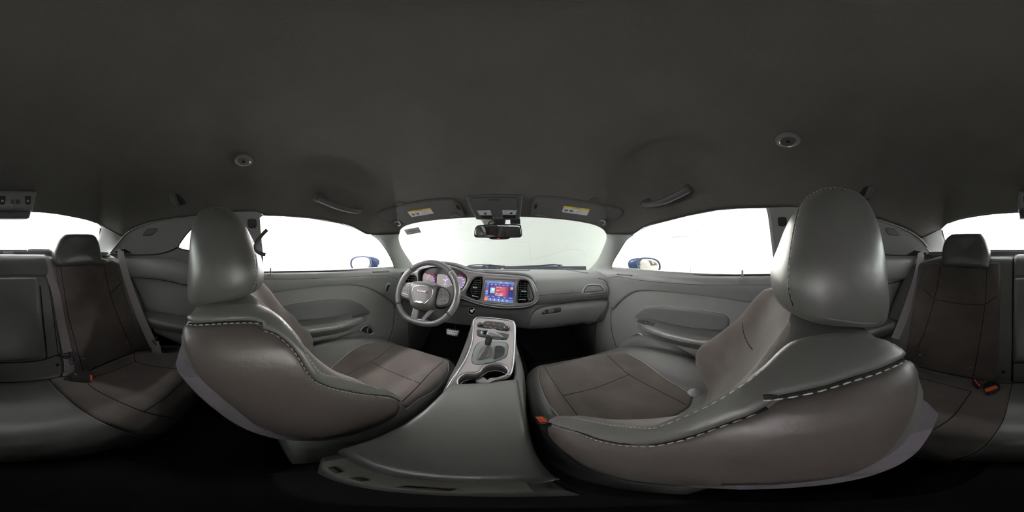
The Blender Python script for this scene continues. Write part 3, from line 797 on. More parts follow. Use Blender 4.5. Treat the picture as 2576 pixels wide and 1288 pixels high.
line_on('gauge_violet_arc', arc_px(1155, 711, 10, 14, -110, 60), CI, .0028, purp, gd3, step=2, off=.002)
for i in range(9):
    a = math.radians(-190+i*27); text_on('numeral', str(i), 1083.5+10.5*math.cos(a), 706+13*math.sin(a), 3.0, CI, wht, gd, off=.0045)
for i, s_ in enumerate(('40', '60', '80', '100', '120', '140', '160')):
    a = math.radians(-130+i*32); text_on('numeral', s_, 1156+11*math.cos(a), 711+14*math.sin(a), 3.0, CI, wht, gd3, off=.0045)
line_on('display_wheel_icon', arc_px(1121, 705.5, 7, 8, 0, 340), CI, .0009, purp, gd2, step=1.5, off=.0025, closed=True)
for a0 in (200, 90, -20): 
    line_on('display_wheel_icon', [(1121, 705.5), (1121+6.5*math.cos(math.radians(a0)), 705.5+7.5*math.sin(math.radians(a0)))], CI, .0012, wht, gd2, step=1.5, off=.003, smooth=False)
text_on('display_text', 'Steering', 1120, 715, 2.2, CI, wht, gd2, off=.0025); text_on('display_text', 'P', 1124, 695, 3.5, CI, wht, gd2, off=.0025)
text_on('display_text', '12 mi', 1120, 719.5, 1.8, CI, wht, gd2, off=.0025)
line_on('reflection_line', [(1064, 703), (1082, 707)], CI, .0006, BLACKP, gd, off=.002)
# ---- air vents of the bezel
VANE = mat('vent_vane', (.06, .062, .07), .35, spec=.5)
def vent(px, surf, rows, cols, x0, x1, y0, y1, slope, tab, depth=.03, parent=DT, nm='air_vent', ringm=None, gr=None):
    w_ = well(nm, px, surf, depth, GLOSSB, parent, .97)
    pl = avg_plane(px, surf, .008); pl2 = avg_plane(px, surf, .014)
    g = gr or px; GP = [(p.x, p.y) for p in catmull([V((a, b, 0)) for a, b in g], True, 5)]
    def span(y, ys=slope):
        X = [x for x in [x0+(x1-x0)*i/60 for i in range(61)] if inpoly(x, y+(x-x0)*ys, GP)]
        return (min(X), max(X)) if len(X) > 3 else None
    for r in range(rows):
        y = y0+(y1-y0)*(r+.5)/rows; s = span(y)
        if s: line_on('vent_vane', [(s[0], y+(s[0]-x0)*slope), (s[1], y+(s[1]-x0)*slope)], pl, .0022, VANE, w_, step=6, flat=.35, smooth=False)
    vs = []; fs = []
    for c in range(cols):
        x = x0+(x1-x0)*(c+.7)/(cols+.4); Y = [y for y in [y0-3+(y1-y0+6)*i/60 for i in range(61)] if inpoly(x, y, GP)]
        if len(Y) > 3:
            v, f = tube_data([pl2.hit(x, min(Y))[0], pl2.hit(x, max(Y))[0]], .0014, ns=6); base_obj('vent_fin', v, f, VANE, w_)
    line_on('vent_tab', [(tab[0]-tab[2]/2, tab[1]-tab[2]*slope*.5), (tab[0]+tab[2]/2, tab[1]+tab[2]*slope*.5)], pl, .0042, SATIN, w_, step=4, off=.004, smooth=False, flat=.7)
    line_on('vent_ring', [(p[0], p[1]) for p in px], surf, .0022, ringm or GLOSSB, w_, closed=True, step=2.5, off=.0008)
    return w_
vl = vent(VL, BB, 5, 2, 1017, 1052, 694, 726, .05, (1034, 713, 9))
gVC = [(1200, 701), (1212, 701), (1211, 720), (1208.5, 739), (1195, 739), (1181, 736), (1184, 724), (1192, 706)]
vc = vent(VC, BB, 7, 3, 1178, 1216, 701, 740, .06, (1195.5, 723.5, 11), gr=gVC)
gVR = [(1308, 709), (1325, 709.5), (1330, 724), (1334, 747), (1319, 747.5), (1305, 747), (1305.5, 725)]
vr = vent(VR, BB, 7, 3, 1302, 1340, 709, 748, .06, (1317.5, 733, 12), gr=gVR)
PV = avg_plane(VC, BB, .004); line_on('vent_thumbwheel', [(1188, 744), (1197, 746), (1203, 747.5)], PV, .003, SATIN, vc, step=2)
PV = avg_plane(VR, BB, .004); line_on('vent_thumbwheel', [(1306, 754), (1315, 753.5), (1323, 754.5)], PV, .003, SATIN, vr, step=2)
line_on('vent_chrome_edge', [(1215, 699), (1215, 715), (1211.5, 735), (1208.5, 746)], avg_plane(VC, BB, .003), .0022, SATIN, vc, step=3); line_on('vent_chrome_edge', [(1304, 709), (1303, 725), (1302, 745), (1302, 756)], avg_plane(VR, BB, .003), .0022, SATIN, vr, step=3)
# ---- touch screen
SP = avg_plane(SCR, BB, .007)
well('screen_frame', SCR, BB, .009, BEZEL, DT, .99)
line_on('screen_rim', SCR, BB, .0016, SATIN, DT, closed=True, step=3, off=.0006)
def emi(name, c, s=1.0): return mat(name, tuple(v*.3 for v in c), .25, emit=c, estr=s)
def uv(u, v):       # screen coordinates: u right 0..1, v down 0..1
    a = V((1224.6, 706.2)); b = V((1294.2, 710.8)); c = V((1290.3, 762.3)); d = V((1217.8, 754.9))
    p = (a.lerp(b, u)).lerp(d.lerp(c, u), v); return (p.x, p.y)
def srect(name, u0, v0, u1, v1, m, par, off, step=6):
    n = max(1, int((u1-u0)*5)); top = [uv(u0+(u1-u0)*i/n, v0) for i in range(n+1)]; bot = [uv(u1-(u1-u0)*i/n, v1) for i in range(n+1)]
    return relief(name, top+bot, SP, m, par, h=0, bev=.001, step=step, off=off, back=.0004, smooth=False)
screen = srect('touch_screen', 0, 0, 1, 1, emi('screen_navy', (.035, .045, .20)), DT, .002)
srect('status_bar', 0, 0, 1, .10, emi('screen_blue_bar', (.16, .24, .55)), screen, .0028)
srect('preset_bar', 0, .10, 1, .235, emi('screen_blue_dim', (.05, .07, .30)), screen, .0028)
srect('album_glow', .34, .235, .80, .71, emi('screen_crimson', (.38, .05, .12)), screen, .0028)
srect('album_glow', .52, .235, .72, .71, emi('screen_rose', (.50, .10, .17)), screen, .0032)
srect('album_glow', .17, .235, .34, .71, emi('screen_plum', (.16, .05, .20)), screen, .0028)
srect('album_cover', .17, .33, .33, .60, emi('screen_cyan', (.25, .65, .80)), screen, .0036)
srect('album_cover', .22, .36, .30, .47, emi('screen_cream', (.85, .85, .55)), screen, .0042)
srect('button_bar', 0, .71, 1, .86, emi('screen_blue_bar2', (.07, .09, .33)), screen, .0028)
srect('dock_bar', 0, .86, 1, 1, emi('screen_blue_dock', (.12, .20, .50)), screen, .0028)
srect('dock_button', .0, .83, .11, .99, emi('screen_orange', (1, .22, .05)), screen, .0036)
srect('mute_button', .875, .24, .965, .36, emi('screen_amber', (.95, .40, .10)), screen, .0036)
for k, c in enumerate(((.16, .2, .45), (.45, .08, .15), (.35, .4, .75), (.25, .3, .65))): srect('side_button', .01, .25+.115*k, .10, .34+.115*k, emi('screen_side%d' % k, c), screen, .0036)
sw = emi('screen_white', (1, 1, 1)); so = emi('screen_orange_text', (1, .25, .08))
def st(s, u, v, h, m=sw, w=1.0, al='CENTER'):
    x, y = uv(u, v); text_on('screen_text', s, x, y, h, SP, m, screen, ang=5, off=.0052, align=al, wscale=w)
st('1:29', .5, .05, 3.2); st('APPS', .72, .055, 2.2); 
for i, t in enumerate(('93.7', '97.1', '98.5', '102.1', '105.9', '107.5')): st(t, .07+.135*i, .165, 2.2)
st('>', .93, .17, 4)
st('Favorite', .36, .29, 3.0, al='LEFT'); st('1 of 1', .54, .30, 2.4, so, al='LEFT'); st('Classic Rock', .36, .375, 2.8, so, al='LEFT'); st('105.9', .37, .45, 3.4, al='LEFT'); st('HD1', .36, .525, 2.6, so, al='LEFT')
st('Def Leppard', .36, .60, 2.9, al='LEFT'); st('Photograph', .36, .675, 2.9, al='LEFT')
for i, t in enumerate(('Browse', 'Tune', 'Info', 'Save', 'Audio')): st(t, .10+.20*i, .775, 2.3)
for i, t in enumerate(('Radio', 'Media', 'Climate', 'Apps', 'Phone', 'Settings')): st(t, .06+.145*i, .965, 1.9); st('\u25cf' if i else '~', .06+.145*i, .90, 2.6)
# ---- start button
line_on('start_button_ring', arc_px(1187, 782, 9, 9.3, 0, 345), DB, .0035, SATIN, DT, closed=True, step=2, off=.003)
sb = relief('start_button', arc_px(1187, 782, 8, 8.3, 0, 345), DB, GLOSSB, DT, h=.005, bev=.004, step=3)
SBB = bvh_of(sb, dash); text_on('button_text', 'ENGINE', 1187, 780, 1.7, SBB, wht, sb); text_on('button_text', 'START', 1187, 782.4, 1.9, SBB, wht, sb); text_on('button_text', 'STOP', 1187, 785, 1.7, SBB, wht, sb)
relief('start_lamp', arc_px(1191.5, 778.5, 1.2, 1.4, 0, 345, 8), SBB, emi('amber_lamp', (1, .6, .1)), sb, h=.0006, bev=.001, step=1, off=.0006)
# ---- passenger side: seam, vent, glove box
line_on('dash_seam', [(1357, 743.5), (1390, 740.5), (1430, 738), (1465, 735.5)], DB, .0012, SEAM, DT, off=-.0002)
line_on('dash_seam', [(1505, 700), (1517, 703), (1525, 711), (1531, 727), (1532.5, 742), (1531, 752)], DB, .002, SEAM, DT, off=0)
VP = [(1464.5, 740), (1465, 734), (1472, 722.5), (1480, 716.5), (1493, 715), (1508, 716), (1517, 722), (1523, 733), (1521.5, 737.5), (1515, 740), (1470, 744.5), (1466, 743.5)]
pv = relief('vent_bezel', [(a+(a-1494)*.10, b+(b-730)*.12) for a, b in VP], DB, SOFT, DT, h=.004, bev=.008, step=4)
VPB = bvh_of(pv, dash)
pv2 = relief('air_vent', VP, VPB, BEZEL, DT, h=.003, bev=.003, step=3, holes=[[(1469, 734.5), (1474, 724), (1481, 718.5), (1507, 719), (1514, 724), (1518, 730.5), (1500, 732.5), (1480, 734.5)]])
VP2 = bvh_of(pv2, pv, dash); gP = [(1469, 734.5), (1474, 724), (1481, 718.5), (1507, 719), (1514, 724), (1518, 730.5), (1500, 732.5), (1480, 734.5)]
vw = vent(gP, bvh_of(pv, dash), 4, 3, 1468, 1519, 720, 735.5, -.04, (1496, 725.5, 10), depth=.012, nm='vent_opening', parent=pv2)
line_on('vent_ring', VP, VPB, .0014, SATIN, pv2, closed=True, step=3, off=.002)
text_on('vent_script', 'Challenger', 1506, 736.6, 2.7, VP2, CHROME, pv2, ang=-4, off=.0015, shear=.3)
line_on('vent_thumbwheel', [(1470, 740), (1478, 738.8), (1488, 737.6)], VP2, .0022, SATIN, pv2, step=2, off=.001)
text_on('airbag_mark', 'SRS', 1440, 731, 2.6, DB, PLAST, DT, off=.0004); text_on('airbag_mark', 'AIRBAG', 1440, 734.2, 2.2, DB, PLAST, DT, off=.0004)
GB = [(1326, 832), (1331, 812), (1338, 792), (1350, 779), (1370, 771.5), (1400, 767), (1440, 761.5), (1480, 757), (1520, 752.5), (1528, 753), (1528.5, 764), (1522, 780), (1508, 797), (1497, 810), (1480, 822), (1440, 830), (1380, 834), (1335, 836)]
gb = relief('glovebox_door', GB, DB, SOFT, DT, h=.010, bev=.012, step=7)
GBB = bvh_of(gb, dash)
line_on('glovebox_gap', [(1338, 790), (1350, 777.5), (1370, 770), (1400, 765.5), (1440, 760), (1480, 755.5), (1520, 751), (1530, 751)], GBB, .0022, SEAM, gb, off=0)
line_on('glovebox_gap', [(1326, 832), (1331, 812), (1338, 792)], GBB, .0022, SEAM, gb, off=0)
hp = relief('glovebox_handle', [(1362, 791), (1366, 784), (1374, 779), (1390, 776), (1408, 773.5), (1411, 775), (1411.5, 781), (1407, 785.5), (1385, 788.5)], GBB, BLACKP, gb, h=.003, bev=.003, step=3)
HPB = bvh_of(hp, gb); 
relief('glovebox_latch', [(1379, 778.5), (1394, 776.5), (1394.5, 786), (1379, 787.8)], HPB, PLAST, hp, h=.004, bev=.003, step=3, smooth=False)
line_on('glovebox_handle_chrome', [(1362, 792), (1385, 789.5), (1406, 786.5)], HPB, .0012, SATIN, hp, off=.001)
lathe('glovebox_lock', [(.0, .004), (.006, .004), (.0075, .002), (.008, -.003)], HPB.hit(1370.5, 785)[0], HPB.hit(1370.5, 785)[1], PLAST, hp, 18)
# ---- cowl: top of dash near the glass, defroster slot, sun sensor
line_on('defroster_slot', [(1420, 678.5), (1440, 681), (1460, 684.5), (1480, 687)], DB, .006, PLAST, DT, flat=.25, off=.001)
line_on('cowl_gap', [(1160, 671), (1200, 674), (1300, 677), (1400, 678), (1475, 679)], DB, .005, rub, DT, flat=.5, off=.002)
sn = DB.hit(1264, 676.5)[0]; lathe('sun_sensor', [(0, .012), (.006, .010), (.010, .004), (.016, .001), (.018, -.003)], sn, (0, 0, 1), SOFT, DT, 20)
# hood dark lip behind the windscreen base and the wipers outside
cow = tag(grid('trim_13', lambda x, t: (x, ws_y(x, .70)+.02+.16*t, .735-.05*t+.012*math.sin(x*9)**2*0), -.68, .68, 0, 1, 30, 6, mat('cowl_plastic', (.035, .04, .06), .5), V((0, 0, -.03))), kind='structure')
WP = FSurf(lambda p: p.y-(ws_y(p.x, p.z)+.03), .3, 3)
def wiper(blade, arm, piv, lab):
    T = thing('windscreen_wiper', WP.hit(*piv)[0], lab, 'wiper')
    line_on('wiper_blade', blade, WP, .006, mat('wiper_black', (.03, .03, .05), .5), T, step=10)
    line_on('wiper_arm', arm, WP, .007, mat('wiper_arm_grey', (.10, .11, .15), .5), T, step=6, off=-.008)
    c, n = WP.hit(*piv); lathe('wiper_pivot', [(0, .016), (.012, .015), (.02, .008), (.022, -.01)], c-V((0, .0, 0)), V((0, -.4, 1)), mat('wiper_arm_grey', (.1, .11, .15), .5), T, 18)
wiper([(1178, 668), (1205, 666), (1230, 667), (1270, 669.5)], [(1215, 671), (1232, 668.5), (1246, 671)], (1232, 669.5), 'driver side windscreen wiper resting at the base of the glass behind the steering wheel')
wiper([(1290, 670.5), (1330, 669), (1362, 668), (1392, 665), (1410, 669)], [(1362, 672), (1390, 669), (1412, 669)], (1410, 670), 'passenger side windscreen wiper resting at the base of the glass, right of centre')
# ================================================================ centre console
CT = thing('center_console', (0, .45, .15), 'centre console with grey bezel, shifter, cup holders and long black armrest lid', 'console')
def con_top(y): return interp([(.05, .395), (.34, .405), (.40, .425), (.50, .430), (.60, .444), (.68, .468), (.76, .508), (.80, .520), (.86, .522)], y)
def con_sec(y, dip=False):
    z = con_top(y); d = .075 if dip and .375 < y < .553 else 0; w_ = interp([(.05, .078), (.34, .092), (.5, .103), (.7, .100), (.86, .100)], y)
    P = [(0, z-d), (w_*.6, z-d), (w_*.69, z-d), (w_*.72, z-.002-d), (w_*.735, z-.002), (w_*.96, z-.006), (w_, z-.02), (w_*1.04, z-.06), (w_*1.12, z*.5), (w_*1.15, .05), (w_*1.1, .0), (0, .0)]
    full = P+[(-a, b) for a, b in P[-2:0:-1]]; cx = -.014*sm(.45, .70, y)
    return [V((cx+p.x, y, p.y)) for p in catmull([V((a, b, 0)) for a, b in full], True, 3)]
YS_ = [.062+.01*i for i in range(70)]
_t = loft('tmp', [con_sec(y) for y in YS_+[.763, .775, .79]], LEATHER, None); CB = bvh_of(_t); bpy.data.objects.remove(_t)
yy = []
for y in YS_:
    yy.append(y)
    if y < .375 < y+.01: yy += [.3749, .3751]
    if y < .553 < y+.01: yy += [.5529, .5531]
con = loft('console_body', [con_sec(y, True) for y in yy]+[[V((p.x, y, min(p.z, zc_))) for p in con_sec(.76)] for y, zc_ in ((.762, .500), (.766, .49), (.768, .46))], LEATHER, CT, sharp=50)
# armrest lid
def lid_sec(t):
    yl = .068+.352*t; o = []
    W = lerp(.082, .082, t); hz = .438+.006*math.sin(math.pi*min(1, t*1.1)); e = min(1, min(t, 1-t)/.06); e = math.sqrt(max(0, 1-(1-e)**2)); zt = lerp(.418, hz, e)
    P = [(0, zt+.003), (W*.6, zt+.002), (W*.88, zt), (W*.97, zt-.006), (W, zt-.018), (W*.99, .40), (W*.95, .392), (0, .392)]
    full = P+[(-a, b) for a, b in P[-2:0:-1]]
    C = catmull([V((a, b, 0)) for a, b in full], True, 4)
    out = []
    for p in C:
        yy = yl-(.055*sm(.55, 1, t))*(1-(p.x+.085)/.17)*1.0 if t > .5 else yl
        yy -= .10*((abs(p.x)/.08)**2)*0
        if t < .4: yy += .012*(abs(p.x)/.08)**2*(1-t/.4)
        out.append(V((.004+p.x+(-.002), yy, p.y)))
    return out
ts = [0, .01, .02, .035, .05, .07]+[.1+.05*i for i in range(17)]+[.93, .95, .965, .98, .99, 1]
lid = loft('armrest_lid', [lid_sec(t) for t in ts], LEATHER2, CT)
LB = bvh_of(lid)
stitch_on('stitching', [(1108, 990), (1135, 981), (1180, 975), (1230, 967), (1270, 957), (1294, 947)], LB, THREAD, lid, r=.0006)
stitch_on('stitching', [(1104, 983), (1132, 975), (1180, 968)], LB, PIPING, lid, r=.0005)
line_on('piping', [(1096, 988), (1075, 1004), (1045, 1025), (1000, 1050), (950, 1075), (890, 1098), (850, 1120), (843, 1132)], LB, .0011, PIPING, lid)
line_on('piping', [(843, 1135), (870, 1165), (930, 1190), (1020, 1205), (1120, 1213), (1250, 1218), (1360, 1214), (1405, 1204)], LB, .0010, PIPING, lid)
# pale strip invented for a panorama stitching artefact under the lid, with brown marks
TR = mat('artefact_pale', (.25, .245, .22), .5); BR = mat('artefact_brown', (.10, .06, .05), .6)
tr = []
for i in range(25):
    t = i/24; x = -.062+.130*t; y = .0545+.010*(2*t-1)**4; tr.append((x, y))
secs = [[V((x, y, .400)), V((x, y-.009, .396)), V((x, y-.010, .376)), V((x, y+.02, .374)), V((x, y+.02, .400))] for x, y in tr]
artefact = loft('artefact_strip', secs, TR, CT, sharp=30)
TB = bvh_of(artefact)
for a, b in ((3, 6), (9, 11), (15, 19)):
    loft('brown_mark', [[V((tr[i][0], tr[i][1]+.0, .4015)), V((tr[i][0], tr[i][1]-.0055, .3995)), V((tr[i][0], tr[i][1]-.0055, .3970)), V((tr[i][0], tr[i][1], .3985))] for i in range(a, b+1)], BR, artefact)
# grey bezel
CBZ = [(1123, 985), (1128, 975), (1147, 945), (1165, 917), (1178, 891), (1187, 864), (1190, 841), (1191.5, 812), (1196, 804), (1206, 800.5), (1240, 802.5), (1284, 808.5), (1293, 814), (1296, 830), (1294, 883), (1291, 919), (1286, 940), (1276, 950), (1240, 962), (1190, 972), (1150, 982)]
CUP = [(1152, 964), (1156, 952), (1170, 943.7), (1193, 942.5), (1207, 938), (1214, 929), (1225, 922), (1243, 919), (1264, 922), (1276, 930), (1279, 939), (1272, 947), (1258, 954), (1240, 960), (1222, 967), (1190, 973), (1162, 975)]
CTOP = FSurf(lambda p: p.z-con_top(p.y), .1, 1.2, 60)
cbz = relief('console_bezel', CBZ, CTOP, BEZEL, CT, h=.007, bev=.007, step=5, back=.004, holes=[CUP])
CZ = Off(CTOP, .0068)
ln = [(1126, 979), (1147, 945), (1165, 917), (1178, 891), (1187, 864), (1190, 841), (1191.5, 812), (1196, 804), (1206, 800.5), (1240, 802.5), (1284, 808.5), (1293, 814), (1296, 830), (1294, 883), (1291, 919), (1286, 940), (1281, 947)]
line_on('silver_edge', ln, Off(CTOP, .006), .0034, SATIN, cbz, step=4, off=.001)
line_on('piping', [(1302, 815), (1306, 840), (1303, 883), (1300, 919), (1296, 942)], CB, .0012, PIPING, CT)
line_on('piping', [(1311, 820), (1312, 842), (1307, 885), (1305, 920), (1303, 945)], CB, .0010, SEAM, CT)
# cup holders: a figure-eight well sunk into the console
CUPM = mat('cup_dark', (.10, .085, .095), .3); CIN = mat('cup_black', (.008, .006, .012), .5)
rimc = line_on('cup_holder', CUP, CZ, .0022, SATIN, CT, closed=True, step=3, off=-.0005)
well('cup_well', CUP, Off(CZ, -.001), .066, CUPM, rimc, .93)
PC = avg_plane(CUP, CZ, .024)
CUPI = [(1222+(a-1222)*.97, 948+(b-948)*.93+3) for a, b in CUP]
line_on('cup_chrome_line', [(1157, 969), (1163, 961), (1180, 955), (1203, 952), (1214, 944), (1226, 936), (1243, 932.5), (1260, 934.5), (1272, 941)], PC, .0012, SATIN, rimc, step=4)
relief('cup_divider', [(1216, 950), (1226, 957), (1232, 953), (1250, 951), (1269, 945), (1262, 951), (1242, 959), (1224, 966), (1205, 965), (1196, 958), (1206, 955)], Off(PC, .004), BEZEL, rimc, h=.002, bev=.004, step=3, back=.02)
# climate control strip
CLP = [(1214, 820), (1217, 813), (1225, 809.8), (1245, 811.3), (1264, 813.8), (1271, 818), (1276, 823), (1275, 831), (1265, 834.5), (1250, 832), (1241, 828.3), (1233, 829.5), (1215, 827.3), (1210, 824)]
CS_ = mat('control_black', (.045, .045, .05), .35)
clp = relief('climate_panel', CLP, CZ, CS_, CT, h=.003, bev=.003, step=3)
CLB = bvh_of(clp)
for (a, b, r, nm) in ((1208, 820, .0125, 'volume_knob'), (1274, 829, .0140, 'tune_knob')):
    c, n = CZ.hit(a, b); k = lathe(nm, [(0, .013), (r*.62, .013), (r*.72, .0115), (r*.74, .009), (r*.92, .009), (r, .007), (r*1.03, -.002)], c, n, CS_, CT, 36)
    lathe('knob_ring', [(r*.70, .0118), (r*.70, .0128), (r*.64, .0132), (r*.62, .0128)], c, n, SATIN, k, 30)
lw = mat('legend_grey', (.6, .6, .6), .5)
for t, a, b in (('MUTE', 1227.5, 815.3), ('ESC', 1257, 818.7), ('BACK', 1222, 822), ('SCREEN', 1234, 823.3), ('FAN', 1246, 825.3), ('A/C', 1259, 827.5)): text_on('legend', t, a, b, 1.7, CLB, lw, clp, ang=7)
t3 = [(1242, 812.5), (1245.3, 817.6), (1239, 817)]
line_on('hazard_triangle', t3, CLB, .0007, RED, clp, closed=True, smooth=False, step=1, off=.0008)
line_on('panel_gap', [(1218, 817.5), (1240, 820), (1264, 823)], CLB, .0006, SEAM, clp, off=0)
# switch slot behind the shift knob
SLT = [(1200.5, 833), (1206, 832), (1216, 833.5), (1240, 837), (1277, 843), (1279.5, 846), (1277, 853), (1271, 857.3), (1255, 857.5), (1235, 855), (1218, 851.5), (1204, 848.5), (1200.5, 843)]
sl = relief('switch_bank', SLT, CZ, GLOSSB, CT, h=.001, bev=.002, step=3, off=.0006)
SLB = bvh_of(sl)
relief('switch_button', [(1203, 835), (1214, 836), (1215, 846), (1204, 845)], SLB, CS_, sl, h=.0025, bev=.002, step=2.5, smooth=False); relief('switch_button', [(1262, 844), (1274, 845.5), (1272, 854), (1259, 854)], SLB, CS_, sl, h=.0025, bev=.002, step=2.5, smooth=False)
text_on('legend', 'SPORT', 1208.5, 838, 1.5, SLB, lw, sl, off=.003); text_on('legend', 'OFF', 1267, 848, 1.6, SLB, lw, sl, off=.003)
line_on('slot_edge', SLT, CZ, .0012, BLACKP, sl, closed=True, step=3)
# shifter plate
SPL = [(1201, 868), (1207, 864.5), (1216, 863.5), (1240, 863.5), (1268, 864), (1277, 869), (1278, 878), (1275.5, 895), (1268, 904.5), (1240, 914), (1212, 919.5), (1199, 920.5), (1189, 916), (1187.5, 905), (1193, 882)]
spl = relief('shifter_plate', SPL, CZ, mat('shifter_plate_grey', (.27, .30, .29), .5, spec=.4), CT, h=.004, bev=.006, step=4)
line_on('plate_edge', SPL, CZ, .0016, GLOSSB, spl, closed=True, step=4)
SPB = bvh_of(spl)
BIN = [(1246, 871), (1264, 871.5), (1270, 877), (1270, 884), (1266, 896), (1243, 905), (1243.5, 890)]
relief('storage_bin', BIN, SPB, CIN, spl, h=0, bev=.001, step=3, off=.0006, back=.001)
line_on('bin_edge', BIN, SPB, .0016, SOFT, spl, closed=True, step=3, off=.001)
relief('bin_mat', [(1248, 887), (1258, 888.5), (1267, 890), (1263, 896), (1246, 902)], SPB, mat('bin_mat', (.06, .068, .066), .6), spl, h=.0006, bev=.002, step=3, off=.001)
# gear lever: boot, stem, T-handle
bc, bn = SPB.hit(1221, 888); ST = thing('gear_shifter', bc, 'gear lever with black leather boot and silver and black T handle in the console', 'gear shifter')
BT = [(1200, 905), (1203, 890), (1212, 876), (1222, 872), (1234, 874), (1238, 882), (1236, 892), (1228, 900), (1212, 905)]
P = resample(catmull([V((a, b, 0)) for a, b in BT], True, 5), 2, True); base = [SPB.hit(p.x, p.y)[0] for p in P]; cc = V((0, 0, 0))
for p in base: cc += p
cc /= len(base); kd = (bc-CAM).length*.955; top = CAM+ray(1228, 864)*kd; secs = []
for i in range(13):
    t = i/12; r = lerp(1, .20, sm(0, 1, t)**.8); q = []
    for k, p in enumerate(base):
        an = 2*math.pi*k/len(base); wob = 1+.09*math.sin(6*an+3*t)*math.sin(math.pi*t)
        q.append((cc.lerp(top, t))+(p-cc)*r*wob+V((0, 0, .003*math.sin(t*18)*(1-t))))
    secs.append(q)
BOOT = mat('boot_leather', (.20, .18, .19), .3, bump=.4, bscale=120, spec=.6)
loft('boot', secs, BOOT, ST, sharp=70)
tube('stem', [CAM+ray(1227, 868)*kd, CAM+ray(1228, 860)*kd, CAM+ray(1230, 852)*kd, CAM+ray(1232, 845)*kd], [.0095, .0115, .0115, .015], BLACKP, ST, ns=20)
kc = CAM+ray(1236, 843)*kd*.99
hA = PSurf(kc, (0, -1, .4)); L_ = hA.hit(1209.5, 837.5)[0]; R_ = hA.hit(1264, 848)[0]
pts = [L_.lerp(R_, i/16)+V((0, 0, .004*math.sin(math.pi*i/16))) for i in range(17)]
rr = [.0075, .0105, .0118, .0125, .0130, .0132, .0133, .0133, .0130, .0127, .0122, .0115, .0106, .0096, .0084, .0068, .004]
tube('knob', pts, rr, mat('knob_grey', (.38, .39, .42), .3, metal=.4, spec=.6), ST, ns=18, flat=.85)
tube('knob_cap', [p+V((0, -.001, .0035)) for p in pts[1:6]], [.006, .0105, .0115, .012, .011], GLOSSB, ST, ns=16, flat=.85)
tube('knob_band', [p for p in pts[5:7]], .0142, SATIN, ST, ns=18, flat=.85)
# ================================================================ steering wheel
TAU = math.radians(22); WC = CAM+ray(1072.7, 737.5)*.875
WN = V((0, -math.cos(TAU), math.sin(TAU))); WU = V((0, math.sin(TAU), math.cos(TAU))); WR = V((1, 0, 0))
SW = thing('steering_wheel', WC, 'grey leather steering wheel with chrome ringed hub in front of the cluster', 'steering wheel')
RIMM = mat('rim_leather', (.16, .155, .16), .32, bump=.3, bscale=400, spec=.55); RIMG = mat('rim_smooth', (.21, .20, .21), .28, spec=1.0)
def wp(u, v, n=0): return WC+WR*u+WU*v+WN*n
RR_ = .172; rim = []
for i in range(96):
    a = 2*math.pi*i/96; u = math.cos(a)*RR_; v = math.sin(a)*RR_*.985
    if v < -.150: v = -.150-(abs(v)-.150)*.62
    rim.append((u, v))
def rim_tube(nm, idx, r, m):
    pts = [wp(rim[i % 96][0], rim[i % 96][1], .012) for i in idx]
    return tube(nm, pts, r, m, SW, closed=(len(idx) >= 96), ns=18, up=[WN]*len(pts))
rm = rim_tube('rim', range(96), .0158, RIMM)
for c0, c1 in ((-9, 13), (35, 57)):                        # smoother grip panels at three and nine o'clock
    rim_tube('rim_grip', range(c0, c1), .0166, RIMG)
for k in (-9, 12, 35, 56):
    a_, b_ = [wp(rim[(k+j) % 96][0], rim[(k+j) % 96][1], .012) for j in (0, 1)]; tube('rim_seam', [a_, a_.lerp(b_, .22)], .01675, SEAM, SW, ns=18, up=[WN]*2)
WS0 = PSurf(wp(0, 0, 0), WN)
def hubr(nm, px, m, par, h, bev, surf=WS0, **k): return relief(nm, px, surf, m, par, h=h, bev=bev, step=k.pop('step', 3), cap=k.pop('cap', False), back=k.pop('back', .01), **k)
spL = hubr('spoke', [(1003, 716), (1016, 712), (1040, 714), (1040, 755), (1024, 753), (1008, 745), (1000, 742), (1000, 728)], RIMG, SW, .006, .008, cap=True)
spR = hubr('spoke', [(1100, 722), (1122, 722), (1136, 716), (1143, 720), (1144, 738), (1138, 752), (1128, 768), (1096, 768)], RIMG, SW, .006, .008, cap=True)
spB = hubr('spoke', [(1040, 772), (1034, 798), (1033, 806), (1046, 813), (1062, 812), (1078, 806), (1072, 803), (1092, 780), (1082, 776), (1060, 802), (1050, 802), (1054, 778)], RIMG, SW, .006, .006, cap=True, smooth=False)
line_on('spoke_trim', [(1040, 776), (1035, 803), (1048, 810), (1061, 808.5), (1091, 781)], bvh_of(spB), .0016, SATIN, spB, step=3)
HUB = [(1036, 716), (1041, 710), (1050, 707.5), (1073, 707.5), (1092, 710.5), (1106, 717), (1112, 723), (1106, 728), (1103, 736), (1099, 752), (1095.5, 766), (1089, 777), (1073, 783), (1052, 781), (1040, 775), (1035, 762), (1032.5, 742), (1033, 725)]
hub = hubr('hub', HUB, LEATHER2, SW, .046, .035, back=.015, cap=True)
HBB = bvh_of(hub)
EM = [(1046, 719.6), (1062, 718.7), (1076, 721.5), (1086, 727), (1088.5, 734), (1085, 746), (1076, 757), (1067, 764.5), (1059, 764.5), (1050, 762.5), (1043, 760), (1038, 749), (1037, 735), (1040, 724.5)]
emb = relief('emblem_panel', EM, HBB, mat('hub_panel_grey', (.30, .28, .285), .4), hub, h=.001, bev=.002, step=3, off=.001)
EB = bvh_of(emb, hub)
line_on('chrome_ring', EM, EB, .0023, CHROME, hub, closed=True, step=2, off=.001)
relief('chrome_badge', [(1043, 760), (1047, 757), (1056, 757), (1064, 758.5), (1068, 763.5), (1060, 764.8), (1050, 763)], EB, CHROME, hub, h=.003, bev=.003, step=2, off=.001)
